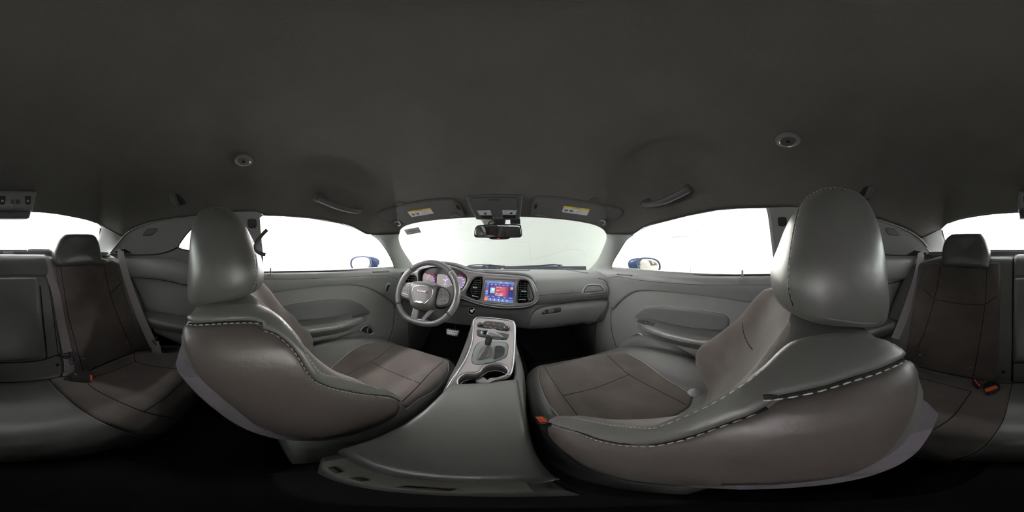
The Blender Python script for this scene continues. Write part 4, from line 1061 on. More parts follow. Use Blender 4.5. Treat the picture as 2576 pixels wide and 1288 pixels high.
relief('name_plate', [(1047, 729.5), (1079, 733.5), (1078, 738), (1048, 734)], EB, mat('plate_bronze', (.16, .11, .13), .4), hub, h=.0006, bev=.001, step=2, smooth=False, off=.0012)
text_on('name_plate_letters', 'DODGE', 1060.5, 732.9, 3.6, EB, CHROME, hub, ang=7, off=.0025, wscale=1.25)
for k in (0, 2.6): line_on('red_slash', [(1073.5+k, 736.6), (1076+k, 732.8)], EB, .0007, RED, hub, smooth=False, step=1, off=.0022)
text_on('airbag_mark', 'SRS AIRBAG', 1053, 774, 1.6, HBB, PLAST, hub, ang=5, off=.0008)
KEY = mat('wheel_keys', (.24, .23, .235), .42)
for par, pod, keys, lines in ((spL, [(1005, 733), (1008, 725), (1016, 719), (1036, 717.5), (1035, 745), (1033, 751), (1026, 750.5), (1008, 742)],
      [(1007, 735.5), (1026.5, 741.5), (1027, 747.5), (1009, 741.5)], [[(1013, 729), (1032, 731)], [(1031, 718.5), (1025, 727), (1026, 737)], [(1020, 719.5), (1014, 724)], [(1013.5, 737.5), (1014.3, 743)], [(1020, 739.5), (1020.5, 745)]]),
    (spR, [(1106, 726.5), (1122, 727), (1130, 738), (1131.5, 749), (1125.5, 764.5), (1098, 766)],
      [(1101, 755), (1110, 752.7), (1128.5, 751), (1125, 760.5), (1101.5, 762.5)], [[(1104, 741), (1121, 742), (1129, 747)], [(1109, 727.5), (1112, 741), (1109, 749)], [(1121, 727.5), (1119, 735), (1121, 742)], [(1110, 753.5), (1109, 761)], [(1118.5, 752), (1117, 761)]])):
    SB_ = bvh_of(par); pd = relief('control_pod', pod, SB_, KEY, par, h=.004, bev=.004, step=3, off=.001); PBb = bvh_of(pd)
    line_on('pod_edge', pod, SB_, .0013, GLOSSB, pd, closed=True, step=3, off=.003)
    kk = relief('button_row', keys, PBb, KEY, pd, h=.002, bev=.002, step=2.5, smooth=False); line_on('button_row_edge', keys, PBb, .0007, SATIN, pd, closed=True, smooth=False, step=2, off=.0005)
    for l in lines: line_on('button_gap', l, bvh_of(pd, kk), .0006, SEAM, pd, step=2, off=.0003)
tube('column', [WC-WN*.02, WC-WN*.20+V((0, 0, -.01))], [.045, .06], BLACKP, SW, ns=20)
tube('stalk', [wp(-.04, .0, -.03), wp(-.13, .018, -.035), wp(-.155, .02, -.035)], [.008, .007, .010], BLACKP, SW); tube('shift_paddle', [wp(.085, .035, -.02), wp(.11, .045, -.018)], .009, SATIN, SW, flat=.4); tube('shift_paddle', [wp(-.085, .035, -.02), wp(-.11, .045, -.018)], .009, SATIN, SW, flat=.4)
# light switch left of the column
lk, ln_ = DB.hit(1014, 757); lathe('light_switch', [(0, .012), (.010, .012), (.012, .008), (.013, 0)], lk, V((0, -1, .1)), BLACKP, DT, 24)
lw0 = PSurf(lk+V((0, -.013, 0)), V((0, -1, .1))); line_on('switch_grip', [(1011, 753), (1017, 761)], lw0, .002, SATIN, DT, smooth=False, step=2)
lathe('switch_ring', [(.018, .001), (.018, .003), (.0165, .003), (.0165, 0)], lk, V((0, -1, .1)), SATIN, DT, 24)
# ================================================================ pedals
def pedal(nm, px, pt, lab, rows, cols):
    s = PSurf(pt, (0, -.8, .6)); c = s.hit(sum(p[0] for p in px)/len(px), sum(p[1] for p in px)/len(px))[0]
    T = thing(nm, c, lab, 'pedal'); pl = relief('pedal_plate', px, s, SATIN, T, h=.004, bev=.004, step=3, back=.008, smooth=False, cap=True)
    B_ = bvh_of(pl)
    for r in range(rows):
        for q in range(cols):
            u = (q+.5)/cols; v = (r+.5)/rows; a = V(px[0]).lerp(V(px[1]), u); b = V(px[3]).lerp(V(px[2]), u); p = a.lerp(b, v)
            cc_, nn = B_.hit(p.x, p.y); lathe('rubber_stud', [(0, .004), (.003, .0035), (.0038, 0)], cc_, nn, BLACKP, pl, 10)
    tube('pedal_arm', [c+V((0, .02, 0)), c+V((0, .10, .06)), c+V((0, .16, .25))], .009, BLACKP, T)
pedal('brake_pedal', [(1122.5, 825), (1157, 831), (1150.5, 847), (1123, 842)], (0, 1.07, .25), 'ribbed metal brake pedal with rubber studs beneath the steering wheel', 3, 7)
pedal('accelerator_pedal', [(1178, 836), (1186, 834), (1184, 850), (1177, 864)], (0, 1.0, .22), 'tall metal accelerator pedal beside the console', 5, 2)
# ================================================================ upholstery detail of the front seats
LBR = mat('worn_leather', (.088, .074, .069), .42, bump=.3, bscale=160, var=.06, spec=.8)
for s in (-1, 1):                                   # suede facing of the backrest follows the loft columns
    me = SEAT[s]['back'].data; me.materials.append(SUEDE); n = 4*32
    nsec = len(seat_sec(.5, 0, 0)); FR = 4*6-1
    for p in me.polygons:
        if len(p.vertices) == 4:
            c = min(v % nsec for v in p.vertices); c2 = max(v % nsec for v in p.vertices)
            if c2-c > 2: c = nsec-1
            if c < FR or c >= nsec-FR-1: p.material_index = 1
def seatwork(s, side, strip_, s1, s2, topseam, cush_out, cseams, pipes, cst, topgap):
    D = SEAT[s]; B, Q = D['B'], D['Q']
    sp_ = relief('side_panel', side, B, LBR, D['back'], h=.003, bev=.010, step=8, back=.006, off=.0018)
    stp = relief('bolster_strip', strip_, B, LEATHER, D['back'], h=.0045, bev=.007, step=5, back=.006, off=.0032)
    BS = bvh_of(D['back'], sp_, stp)
    for q in s1: line_on('seam', q, BS, .0022, SEAM, D['back'], step=6, off=-.0008); stitch_on('stitching', [(a-0, b+4) for a, b in q], BS, THREAD, D['back'], ln=.0062, gap=.003, r=.0009)
    for q in s2: stitch_on('stitching', q, BS, THREAD, D['back'], ln=.005, gap=.003, r=.0007)
    for q in topseam: line_on('seam', q, BS, .0028, SEAM, D['back'], step=6, off=-.0005); stitch_on('stitching', [(a, b+topgap) for a, b in q], BS, THREAD, D['back'], ln=.0062, gap=.003, r=.0010)
    ins = relief('suede_insert', cush_out, Q, SUEDE, D['cush'], h=.004, bev=.012, step=8, back=.006, off=.0015)
    IB = bvh_of(ins, D['cush'])
    for q in cseams: line_on('seam', q, IB, .0016, SEAM, D['cush'], step=6, off=-.0004)
    for q in pipes: line_on('piping', q, IB, .0016, PIPING, D['cush'], step=6, off=.0006)
    for q in cst: stitch_on('stitching', q, IB, PIPING, D['cush'], r=.0006)
    return BS, IB
S1L = [(664, 829), (693, 840), (724, 865), (748, 894), (768, 928), (788, 952), (812, 966), (850, 978), (918, 990.5), (973, 996), (1000, 1006), (1013, 1016)]
S2L = [(700, 800), (713, 812), (737, 839), (758, 870), (778, 904), (795, 928), (812, 941), (850, 950), (901, 964), (952, 977), (986, 991), (1007, 1006)]
TSL = [(464, 811), (480, 815), (508, 815), (577, 811), (631, 810), (660, 813)]
BSL, IBL = seatwork(-1, [(466, 822), (508, 821), (577, 818), (640, 818), (664, 831), (693, 845), (724, 870), (748, 899), (768, 933), (788, 957), (812, 971), (850, 983), (918, 995), (985, 1003), (1010, 1020), (1004, 1040), (950, 1068), (880, 1089), (800, 1103), (712, 1103), (650, 1072), (580, 1015), (510, 955), (478, 905), (464, 860)],
    [(664, 829), (661, 816), (631, 806), (577, 807), (508, 811), (480, 809), (474, 803), (490, 790), (520, 779), (570, 772), (620, 770), (655, 773), (680, 785), (700, 800), (713, 812), (737, 839), (758, 870), (778, 904), (795, 928), (812, 941), (850, 950), (901, 964), (952, 977), (986, 991), (1009, 1008), (1012, 1016), (985, 1002), (918, 990), (850, 978), (812, 966), (788, 952), (768, 928), (748, 894), (724, 865), (693, 840)],
    [S1L], [S2L], [TSL],
    [(822, 938), (850, 912), (885, 884), (915, 868), (945, 863), (1000, 870), (1060, 884), (1117, 905), (1128, 912), (1126, 939), (1096, 978), (1051, 1003), (1022, 1025), (985, 1000), (900, 975), (835, 960)],
    [[(860, 952), (896, 931), (932, 911), (960, 892), (987, 871)], [(932, 910), (986, 936), (1058, 965)], [(1012, 1010), (1051, 972), (1081, 939), (1117, 907)]],
    [[(819, 940), (850, 911), (885, 882), (915, 866), (938, 861)], [(1128, 910), (1126, 939), (1096, 979), (1051, 1006), (1021, 1030)]],
    [[(1146, 924), (1136, 951), (1108, 985), (1075, 1003)]], 3)
S1R = [(1381, 1064), (1405, 1072), (1463, 1090), (1510, 1106), (1568, 1117), (1626, 1119), (1673, 1114), (1731, 1100), (1780, 1083), (1842, 1060), (1888, 1043), (1930, 1026)]
S2R = [(1412, 1051), (1440, 1051), (1486, 1061), (1533, 1070), (1591, 1076), (1645, 1078), (1673, 1070), (1719, 1052), (1766, 1031), (1800, 1014), (1842, 988), (1888, 957), (1930, 922), (1950, 905)]
TSR = [(1920, 1000), (1950, 998), (1993, 992), (2064, 977), (2136, 955), (2207, 933), (2265, 908), (2290, 893), (2302, 880)]
BSR, IBR = seatwork(1, [(1374, 1070), (1405, 1077), (1463, 1095), (1510, 1111), (1568, 1122), (1626, 1124), (1673, 1119), (1731, 1105), (1780, 1088), (1842, 1065), (1888, 1048), (1930, 1031), (1960, 1010), (1993, 1004), (2064, 988), (2136, 966), (2207, 944), (2265, 918), (2300, 895), (2306, 930), (2300, 1010), (2270, 1080), (2210, 1150), (2120, 1195), (2000, 1215), (1850, 1222), (1700, 1215), (1560, 1190), (1450, 1150), (1390, 1105)],
    [(1378, 1062), (1405, 1051), (1440, 1051), (1486, 1061), (1533, 1070), (1591, 1076), (1645, 1078), (1673, 1070), (1719, 1052), (1766, 1031), (1800, 1014), (1842, 988), (1888, 957), (1930, 922), (1955, 895), (1990, 868), (2040, 853), (2100, 846), (2160, 849), (2220, 862), (2258, 876), (2286, 889), (2264, 904), (2207, 929), (2136, 951), (2064, 973), (1993, 988), (1955, 997), (1930, 1020), (1888, 1042), (1842, 1059), (1780, 1082), (1731, 1099), (1673, 1113), (1626, 1118), (1568, 1116), (1510, 1105), (1463, 1089), (1405, 1071)],
    [S1R], [S2R], [TSR],
    [(1368, 923), (1440, 908), (1528, 889), (1560, 886), (1579, 889), (1626, 917), (1672, 952), (1738, 991), (1742, 1003), (1726, 1030), (1640, 1070), (1530, 1062), (1409, 1051), (1381, 1017), (1363, 980), (1355, 945), (1357, 927)],
    [[(1370, 924), (1388, 954), (1416, 996), (1440, 1028), (1455, 1049)], [(1528, 894), (1582, 942), (1649, 979), (1726, 1018)], [(1418, 995), (1486, 979), (1533, 963), (1582, 942)], [(1366, 922.7), (1440, 907), (1528, 889)]],
    [[(1356, 926), (1354.5, 945), (1363, 980), (1381, 1017), (1408, 1051)], [(1579, 889), (1626, 916), (1673, 951), (1738, 991)]],
    [[(1335, 952), (1340, 989), (1354, 1021), (1370, 1047)], [(1600, 893), (1650, 925), (1700, 960), (1744, 990)]], 7)
# backrest cross seams seen on the passenger bolster and the driver bolster
line_on('seam', [(1868, 812), (1870, 835), (1880, 862), (1893, 880)], SEAT[1]['B'], .0014, SEAM, SEAT[1]['back'], step=6)
# headrest seams
for s, q, q2 in ((-1, [(534, 528), (545, 524), (560, 523), (580, 527), (597, 540), (611, 560), (625, 590), (634, 620), (640, 650), (643, 690), (641, 715), (634, 738)], [(645, 640), (648, 680), (645, 715)]),
             (1, [(2128, 479), (2112, 475), (2088, 475), (2064, 479), (2042, 489), (2020, 510), (2008, 545), (1998, 590), (1990, 640), (1986, 690), (1988, 730), (1999, 770)], [(1994, 590), (1986, 640), (1982, 700), (1984, 735)])):
    H = SEAT[s]['H']; hd = SEAT[s]['head']
    stitch_on('stitching', q, H, THREAD, hd, ln=.0045, gap=.003, r=.0008); line_on('seam', [(a+(4 if s < 0 else -4), b) for a, b in q], H, .0011, SEAM, hd, step=6, off=-.0002)
    line_on('piping', q2, H, .0008, PIPING, hd, step=6)
for s, q in ((-1, [(478, 769), (510, 765), (545, 757), (580, 744)]), (1, [(2060, 795), (2110, 806), (2160, 813), (2213, 814)])):
    line_on('headrest_lip', q, SEAT[s]['H'], .0016, mat('lip_grey', (.16, .16, .155), .5), SEAT[s]['head'], step=6, taper=True)
lathe('recliner_cover', [(0, .012), (.014, .012), (.02, .008), (.022, -.01)], IBR.hit(1750, 990)[0], V((-.3, -.6, .5)), PIPING, SEAT[1]['T'], 20)
# ================================================================ rear bench upholstery
def rr(nm, px, m, par=bench, h=.004, bev=.012, surf=None, step=8, **k): return relief(nm, px, surf or RB, m, par, h=h, bev=bev, step=step, off=k.pop('off', .0015), back=.006, **k)
arm = rr('armrest_panel', [(-25, 706), (-20, 701), (30, 699.5), (84, 699.5), (93, 704), (96, 720), (103, 800), (111, 885), (108, 898), (98, 903), (30, 908), (-20, 909), (-28, 903), (-27, 800)], LEATHER2, RS, h=.022, bev=.014, smooth=True)
ctr = rr('center_top', [(-23, 643), (-18, 641), (50, 642), (108, 643), (114, 650), (120, 692), (60, 694), (-22, 695), (-25, 690)], LEATHER2, RS, h=.010, bev=.012)
line_on('panel_gap', [(-27, 648), (-27.5, 720), (-28, 850), (-29, 912), (-30, 960)], RB, .004, SEAM, RS, step=6)
line_on('panel_gap', [(116, 648), (122, 700), (131, 770), (140, 840), (146, 890)], RB, .0018, SEAM, RS, step=6); stitch_on('stitching', [(118, 665), (124, 715), (134, 788), (144, 850), (150, 892)], RB, PIPING, RS, r=.0006)
line_on('panel_gap', [(101, 720), (108, 800), (117, 890), (114, 902)], RB, .003, SEAM, RS, step=6)
line_on('panel_gap', [(-28, 913), (40, 912), (100, 907), (135, 896), (152, 892)], RB, .0025, SEAM, RS, step=6)
sl_ = rr('suede_panel', [(141, 668), (160, 668), (200, 665), (262, 660), (284, 651), (296, 680), (310, 730), (330, 790), (348, 850), (352, 872), (337, 886), (272, 909), (209, 933), (184, 938), (176, 905), (163, 830), (150, 750)], SUEDE, RS, h=.005, bev=.015)
sr_ = rr('suede_panel', [(2337, 662), (2370, 664), (2430, 668), (2486, 662), (2508, 661), (2516, 668), (2517, 720), (2514, 837), (2510, 900), (2504, 958), (2450, 951), (2380, 938), (2310, 921), (2280, 905), (2288, 837), (2300, 770), (2318, 690)], SUEDE, RS, h=.005, bev=.015)
SLB_ = bvh_of(bench, sl_); SRB_ = bvh_of(bench, sr_)
for q in ([(261, 668), (268, 700), (277, 739), (299, 802), (326, 862), (337, 884)], [(152, 672), (160, 720), (170, 785), (190, 862), (209, 932)], [(277, 739), (295, 722), (308, 708)]): line_on('seam', q, SLB_, .0016, SEAM, sl_, step=6, off=0)
for q in ([(2364, 673), (2357, 720), (2347, 766), (2325, 837), (2309, 873)], [(2482, 676), (2481, 720), (2478, 766), (2466, 850), (2448, 951)], [(2356, 754), (2400, 762), (2440, 766), (2476, 767)], [(2478, 766), (2490, 757), (2508, 745)], [(2347, 752), (2335, 738), (2322, 728)]): line_on('seam', q, SRB_, .0014, SEAM, sr_, step=6, off=0)
stitch_on('stitching', [(2337, 660), (2350, 657), (2364, 658)], SRB_, PIPING, sr_); stitch_on('stitching', [(2488, 660), (2507, 660), (2517, 667), (2519, 700), (2517, 800), (2513, 880), (2507, 958)], SRB_, PIPING, sr_, r=.0006)
cl_ = rr('cushion_suede', [(124, 953), (150, 950), (190, 944), (250, 928), (340, 890), (420, 889), (470, 890), (500, 930), (545, 1000), (556, 1050), (520, 1064), (503, 1066), (470, 1080), (422, 1092), (361, 1093), (316, 1083), (256, 1059), (196, 1023), (150, 983)], SUEDE, RS, h=.005, bev=.015, step=10)
cr_ = rr('cushion_suede', [(2546, 966), (2536, 1008), (2518, 1065), (2475, 1122), (2421, 1150), (2350, 1165), (2278, 1163), (2200, 1150), (2150, 1120), (2190, 1000), (2260, 925), (2310, 930), (2380, 948), (2450, 958), (2510, 966)], SUEDE, RS, h=.005, bev=.015, step=10)
CLB_ = bvh_of(bench, cl_); CRB_ = bvh_of(bench, cr_)
for q in ([(221, 965), (241, 981), (301, 1011), (361, 1035), (437, 1053), (509, 1068)], [(364, 1034), (395, 1015), (422, 996), (482, 939)], [(340, 911), (391, 922), (473, 931)], [(230, 950), (280, 935), (335, 912)], [(337, 886), (338, 900), (342, 911)]): line_on('seam', q, CLB_, .0016, SEAM, cl_, step=6, off=0)
for q in ([(2280, 945), (2310, 950), (2380, 968), (2443, 985)], [(2443, 985), (2420, 1018), (2396, 1048), (2370, 1068), (2343, 1083)], [(2343, 1083), (2310, 1077), (2270, 1068)]): line_on('seam', q, CRB_, .0016, SEAM, cr_, step=6, off=0)
CLQ = [(123, 955), (150, 984), (196, 1024), (256, 1060), (316, 1084), (361, 1094), (422, 1093), (470, 1081), (503, 1067)]
CRQ = [(2546, 966), (2536, 1009), (2518, 1066), (2475, 1123), (2421, 1151), (2350, 1166), (2279, 1164), (2211, 1155)]
for q, b, par in ((CLQ, CLB_, cl_), (CRQ, CRB_, cr_)):
    line_on('piping', q, b, .0013, SEAM, par, step=6, off=.0004); stitch_on('stitching', [(x+(-2 if par is cl_ else 2), y+4) for x, y in q], b, PIPING, par, ln=.0035, gap=.002, r=.0008)
line_on('bight_gap', [(-30, 963), (30, 962), (90, 958), (130, 953), (180, 943), (215, 935), (272, 911), (337, 887)], CLB_, .004, SEAM, RS, step=8)
line_on('bight_gap', [(2310, 922), (2380, 939), (2450, 952), (2505, 963), (2546, 965)], CRB_, .003, SEAM, RS, step=8)
SNAP = mat('snap_steel', (.35, .35, .36), .3, metal=.8)
for a, b in ((210, 902), (320, 862)): c, n = SLB_.hit(a, b); lathe('anchor_snap', [(0, .006), (.004, .005), (.006, .002), (.007, -.002)], c, n, SNAP, RS, 14)
for a, b in ((2441, 925), (2313, 893)): c, n = SRB_.hit(a, b); lathe('anchor_snap', [(0, .006), (.004, .005), (.006, .002), (.007, -.002)], c, n, SNAP, RS, 14)
for a, b in ((146, 917), (2524, 936)): c, n = RB.hit(a, b); lathe('anchor_snap', [(0, .005), (.005, .004), (.007, .001), (.008, -.002)], c, n, BLACKP, RS, 14)
# rear headrests: trapezoid blocks
def rhead(px, stq, lab):
    P1 = PSurf((0, -.735, .85), (0, 1, .12)); fr = [P1.hit(a, b)[0] for a, b in catmull_px(px)]
    c = V((0, 0, 0))
    for p in fr: c += p
    c /= len(fr); secs = []
    for k, (dy, sc) in enumerate(((.0, .25), (.004, .72), (.001, .90), (-.006, .97), (-.018, 1.0), (-.05, .99), (-.075, .95), (-.09, .85), (-.095, .5))):
        secs.append([V((c.x+(p.x-c.x)*sc, p.y+dy, c.z+(p.z-c.z)*sc)) for p in fr])
    h = loft('headrest', secs, LEATHER2, RS, sharp=60)
    stitch_on('stitching', stq, bvh_of(h), PIPING, h, r=.0006); return h
def catmull_px(px): return [(p.x, p.y) for p in resample(catmull([V((a, b, 0)) for a, b in px], True, 4), 3, True)]
rhead([(162, 592), (170, 588), (200, 587), (231, 588), (241, 592), (248, 602), (255, 625), (257.5, 664), (230, 666), (190, 668.5), (150, 670), (142, 655), (139, 636), (148, 612), (154, 600)], [(162, 594), (156, 615), (150, 640), (147, 660)], '')
rhead([(2389, 590), (2398, 587.5), (2430, 586), (2463, 586), (2470, 591), (2478, 604), (2484, 622), (2489, 642), (2485, 662), (2481, 675), (2440, 674), (2400, 672), (2366, 670), (2366, 650), (2369, 622), (2376, 602)], [(2466, 589), (2474, 615), (2480, 645), (2482, 668)], '')
# ================================================================ door cards
def door_card(s, B, door, pad, insert, ins_line, stl, vent_, belt_l, handle_c, handle_r, edge_l, pocket):
    DPAD = mat('door_pad_leather', (.22, .226, .224), .42, bump=.3, bscale=420, spec=.45)
    up = relief('upper_pad', pad, B, DPAD, door, h=.011, bev=.012, step=9, back=.003); UB = bvh_of(up, door)
    stitch_on('stitching', stl, UB, PIPING, up, ln=.004, gap=.003, r=.0005); line_on('seam', [(a, b-1.2) for a, b in stl], UB, .0009, SEAM, up, step=8)
    ins = relief('door_insert', insert, B, mat('door_insert', (.135, .138, .138), .45, bump=.3, bscale=420, spec=.4), door, h=.007, bev=.016, step=8, back=.002)
    line_on('piping', ins_line, bvh_of(ins, door), .0010, PIPING, ins, step=6)
    # armrest
    def sec(y):
        f = sm(.615, .54, y) if y > .54 else 1.0
        top = interp([(-.2, .495), (.1, .487), (.35, .478), (.52, .474), (.58, .470), (.61, .458)], y); bot = interp([(-.2, .43), (.1, .405), (.35, .395), (.5, .40), (.58, .43), (.61, .452)], y)
        xi = .702; xo = interp([(-.2, .640), (.0, .622), (.3, .612), (.5, .615), (.565, .628), (.60, .655), (.612, .675)], y); xo2 = xo+.035
        P = [(xi, top+.004), (xo+.035, top+.006), (xo+.012, top+.001), (xo, top-.014), (xo+.002, top-.03), (xo2-.01, lerp(top, bot, .7)), (xo2+.012, bot), (xi, bot-.01)]
        P = [(min(a, xi), b) for a, b in P]
        return [V((s*p.x, y, p.y)) for p in catmull([V((a, b, 0)) for a, b in P], True, 3)]
    ys = [-.17+.03*i for i in range(24)]+[.53, .55, .565, .58, .59, .60, .607, .612]
    ar = loft('armrest', [sec(y) for y in ys], LEATHER2, door, sharp=60); AB = bvh_of(ar)
    for dz in (-.018, -.024):
        pts = [V((s*(interp([(-.2, .640), (.0, .622), (.3, .612), (.5, .615), (.565, .628), (.60, .655)], y)-.001), y, interp([(-.2, .495), (.1, .487), (.35, .478), (.52, .474), (.58, .470), (.61, .458)], y)+dz)) for y in [-.15+.03*i for i in range(26)]]
        tube('piping', pts, .0009, PIPING, ar)
    # pull handle (release) ring with cup
    c, n = B.hit(*handle_c); w_, h_ = handle_r
    ring = [(handle_c[0]+w_*a, handle_c[1]+h_*b) for a, b in ((-1, -.1), (-.55, -.75), (-.1, -1), (.45, -.85), (.8, -.2), (1, .45), (.6, .95), (-.1, 1), (-.6, .75), (-.95, .3))]
    if s > 0: pass
    cup = relief('handle_cup', ring, B, BLACKP, door, h=.002, bev=.004, step=3)
    line_on('release_handle', ring, B, .0055, SATIN, cup, closed=True, step=3, off=.006)
    mid = [(handle_c[0]-w_*.3*s, handle_c[1]-h_*.6), (handle_c[0]-w_*.05*s, handle_c[1]), (handle_c[0]-w_*.15*s, handle_c[1]+h_*.7)]
    line_on('release_lever', mid, B, .0045, SATIN, cup, step=3, off=.004)
    # demister outlet on the ledge
    v = relief('demister_vent', vent_, UB, BLACKP, door, h=.002, bev=.002, step=2.5, off=.001, smooth=False); vb = bvh_of(v)
    a, b = V(vent_[0]).lerp(V(vent_[3]), .5), V(vent_[1]).lerp(V(vent_[2]), .5)
    line_on('vent_slat', [a.lerp(b, .06).to_tuple(), a.lerp(b, .94).to_tuple()], vb, .0016, SOFT, v, smooth=False, off=.001)
    line_on('vent_frame', vent_, UB, .0016, SOFT, v, closed=True, smooth=False, step=3, off=.001)
    line_on('door_edge_seam', edge_l, B, .0018, SEAM, door, step=6, off=.001)
    pk = relief('map_pocket', pocket, B, mat('pocket_plastic', (.18, .18, .18), .6, bump=.3, bscale=600), door, h=.03, bev=.035, step=9, back=.003)
    return up, ins, ar, AB, UB
upL, insL, arL, ABL, UBL = door_card(-1, DL, DOORS[-1],
    [(560, 689), (663, 687), (800, 686), (900, 683.5), (993, 681), (1004, 690), (1003, 740), (995, 770), (989, 763), (966, 746), (943, 733), (915, 722), (882, 718), (840, 719), (803, 721.5), (733, 729.7), (675, 739), (640, 745), (560, 750)],
    [(650, 800), (680, 778), (719, 769), (745, 762), (803, 754), (861, 750.7), (884.6, 753), (908, 763.5), (924, 777), (930, 790), (880, 800), (812, 806), (740, 812), (680, 818)],
    [(719, 769), (727, 765), (745, 762), (803, 754), (835, 751), (861, 750.7), (884.6, 753), (908, 763.5), (920, 772), (926, 781)],
    [(600, 703), (666, 703), (756, 703), (850, 699), (920, 695.5), (960, 693), (975, 694), (985, 697), (1000, 704)],
    [(936, 683), (978, 681), (980, 685), (938, 687)], None, (922, 830), (16, 11),
    [(997, 740), (993, 775), (989, 815), (982, 845), (973, 861)],
    [(812, 900), (830, 872), (850, 850), (880, 838), (905, 832), (935, 842), (970, 850), (968, 880), (940, 905), (880, 915), (830, 920)])
upR, insR, arR, ABR, UBR = door_card(1, DR, DOORS[1],
    [(1527, 702), (1537, 690), (1600, 692), (1700, 695.5), (1800, 696.5), (1950, 694.5), (2010, 695), (2010, 780), (1950, 770), (1882, 761), (1811, 750), (1717, 739), (1660, 733), (1633, 732), (1602, 734.5), (1580, 745), (1562, 759), (1540, 781), (1532, 760), (1530, 730)],
    [(1600, 800), (1606, 787), (1615, 777.6), (1627, 772), (1650, 769.5), (1671, 770), (1748, 777.6), (1811, 787), (1828, 793), (1835.5, 803), (1835, 815), (1828, 832), (1780, 832), (1717, 826), (1650, 815)],
    [(1606, 787), (1609, 782), (1615, 777.6), (1627, 772), (1650, 769.5), (1671, 770), (1748, 777.6), (1811, 787), (1828, 793), (1835.5, 803), (1835, 815), (1829, 827)],
    [(1524, 704), (1545, 697), (1560, 697), (1600, 705), (1650, 710.5), (1700, 714.5), (1775, 718), (1875, 718.5), (1960, 718), (2020, 717)],
    [(1553, 688), (1592, 692), (1590, 696), (1551, 692)], None, (1607, 851), (17, 12),
    [(1538, 782), (1537, 800), (1539, 830), (1545, 855), (1551, 873)],
    [(1560, 870), (1590, 845), (1625, 842), (1670, 855), (1710, 875), (1745, 897), (1757, 920), (1700, 930), (1620, 920), (1570, 900)])
# window switches on the armrests
def switches(px, AB, par, btn, lab):
    sp_ = relief('switch_panel', px, AB, CS_, par, h=.0012, bev=.002, step=2.5, off=.0008, smooth=False); b_ = bvh_of(sp_)
    for a, b, w_, h_ in btn: k = relief('window_switch', [(a-w_, b-h_), (a+w_, b-h_), (a+w_, b+h_), (a-w_, b+h_)], b_, BLACKP, sp_, h=.003, bev=.002, step=1.5, smooth=False); relief('switch_mark', [(a-w_*.5, b-h_*.25), (a+w_*.5, b-h_*.25), (a+w_*.5, b+h_*.25), (a-w_*.5, b+h_*.25)], bvh_of(k), lw, k, h=.0002, bev=.001, step=1, smooth=False, off=.0003)
switches([(885, 795), (930, 781), (934, 786), (903, 797), (887, 799)], ABL, arL, [(892, 794, 3, 1.5), (899, 791.5, 3, 1.5), (903, 794.5, 3, 1.6), (895, 797, 3, 1.6), (921, 787, 4, 2)], '')
switches([(1598, 800), (1648, 813), (1642, 820), (1618, 816), (1596, 808)], ABR, arR, [(1626, 811, 4.5, 2), (1639, 815, 3, 1.8)], '')
# small lock switch on the left door, door lock pins, door lamp studs
lsw = relief('lock_switch', [(968, 734), (972, 716), (976, 713), (983, 713), (981, 724), (976, 734), (971, 737)], UBL, SATIN, upL, h=.003, bev=.003, step=2.5); relief('lock_button', [(972, 731), (975, 718), (980, 716), (978.5, 724), (975, 732)], bvh_of(lsw), BLACKP, lsw, h=.002, bev=.002, step=2)
for (a, b, U, par) in ((680.7, 692, UBL, upL), (1867.5, 702, UBR, upR)):
    c, n = U.hit(a, b); lathe('lock_pin', [(0, .034), (.003, .034), (.0035, .031), (.0035, .020), (.0048, .017), (.005, .006), (.012, .004), (.013, -.004)], c+V((0, 0, .001)), (0, 0, 1), mat('pin_plastic', (.22, .2, .21), .4), par, 18)
# black belt guide arm and dark B pillar cover beside the driver headrest
BG = thing('belt_guide', SL.hit(652, 640)[0], 'black bent belt guide arm against the window beside the headrest behind the wheel', 'belt guide')
SBG = PSurf((-.225, 0, 0), (1, 0, 0))
line_on('guide_arm', [(672, 578), (660, 590), (648, 606), (643, 617), (644, 628), (652, 636), (668, 641)], SBG, .0032, BLACKP, BG, step=3)
# ================================================================ quarter panels behind the doors
def quarter(s, Q, q, ribs, arm, lip):
    ln = line_on('shelf_gap', ribs, Q, .0025, SEAM, q, step=8, off=.001)
    c = [Q.hit(a, b)[0] for a, b in arm]
    y0 = min(p.y for p in c); y1 = max(p.y for p in c)
    def sec(y):
        t = (y-(-.72))/(.5); xo = interp([(-.74, .640), (-.72, .60), (-.68, .572), (-.6, .562), (-.2, .575)], y)
        zt = .505; zb = .44
        P = [(.68, zt), (xo+.03, zt), (xo+.008, zt-.006), (xo, zt-.022), (xo+.006, zt-.04), (xo+.03, zb), (.68, zb)]
        return [V((s*p.x, y, p.y)) for p in catmull([V((a, b, 0)) for a, b in P], True, 3)]
    return loft('side_armrest', [sec(y) for y in (-.74, -.735, -.73, -.72, -.70, -.68, -.64, -.6, -.55, -.5, -.4, -.3, -.2)], LEATHER2, q, sharp=60)
quarter(-1, QL, QUART[-1], [(335, 697), (400, 703), (470, 717), (540, 730)], [(370, 800), (470, 800)], None)
quarter(1, QR, QUART[1], [(2290, 702), (2222, 716), (2150, 730)], [(2250, 800), (2200, 800)], None)
for nm, px, S_, par in (('quarter_belt_line', [(276, 640), (330, 641), (390, 640), (420, 634), (447, 622)], SL, side_l), ('quarter_belt_line', [(2345, 642), (2300, 642), (2250, 642), (2215, 639), (2180, 636)], SR, side_r)):
    line_on(nm, px, S_, .003, SEAM, par, step=8, off=.002)
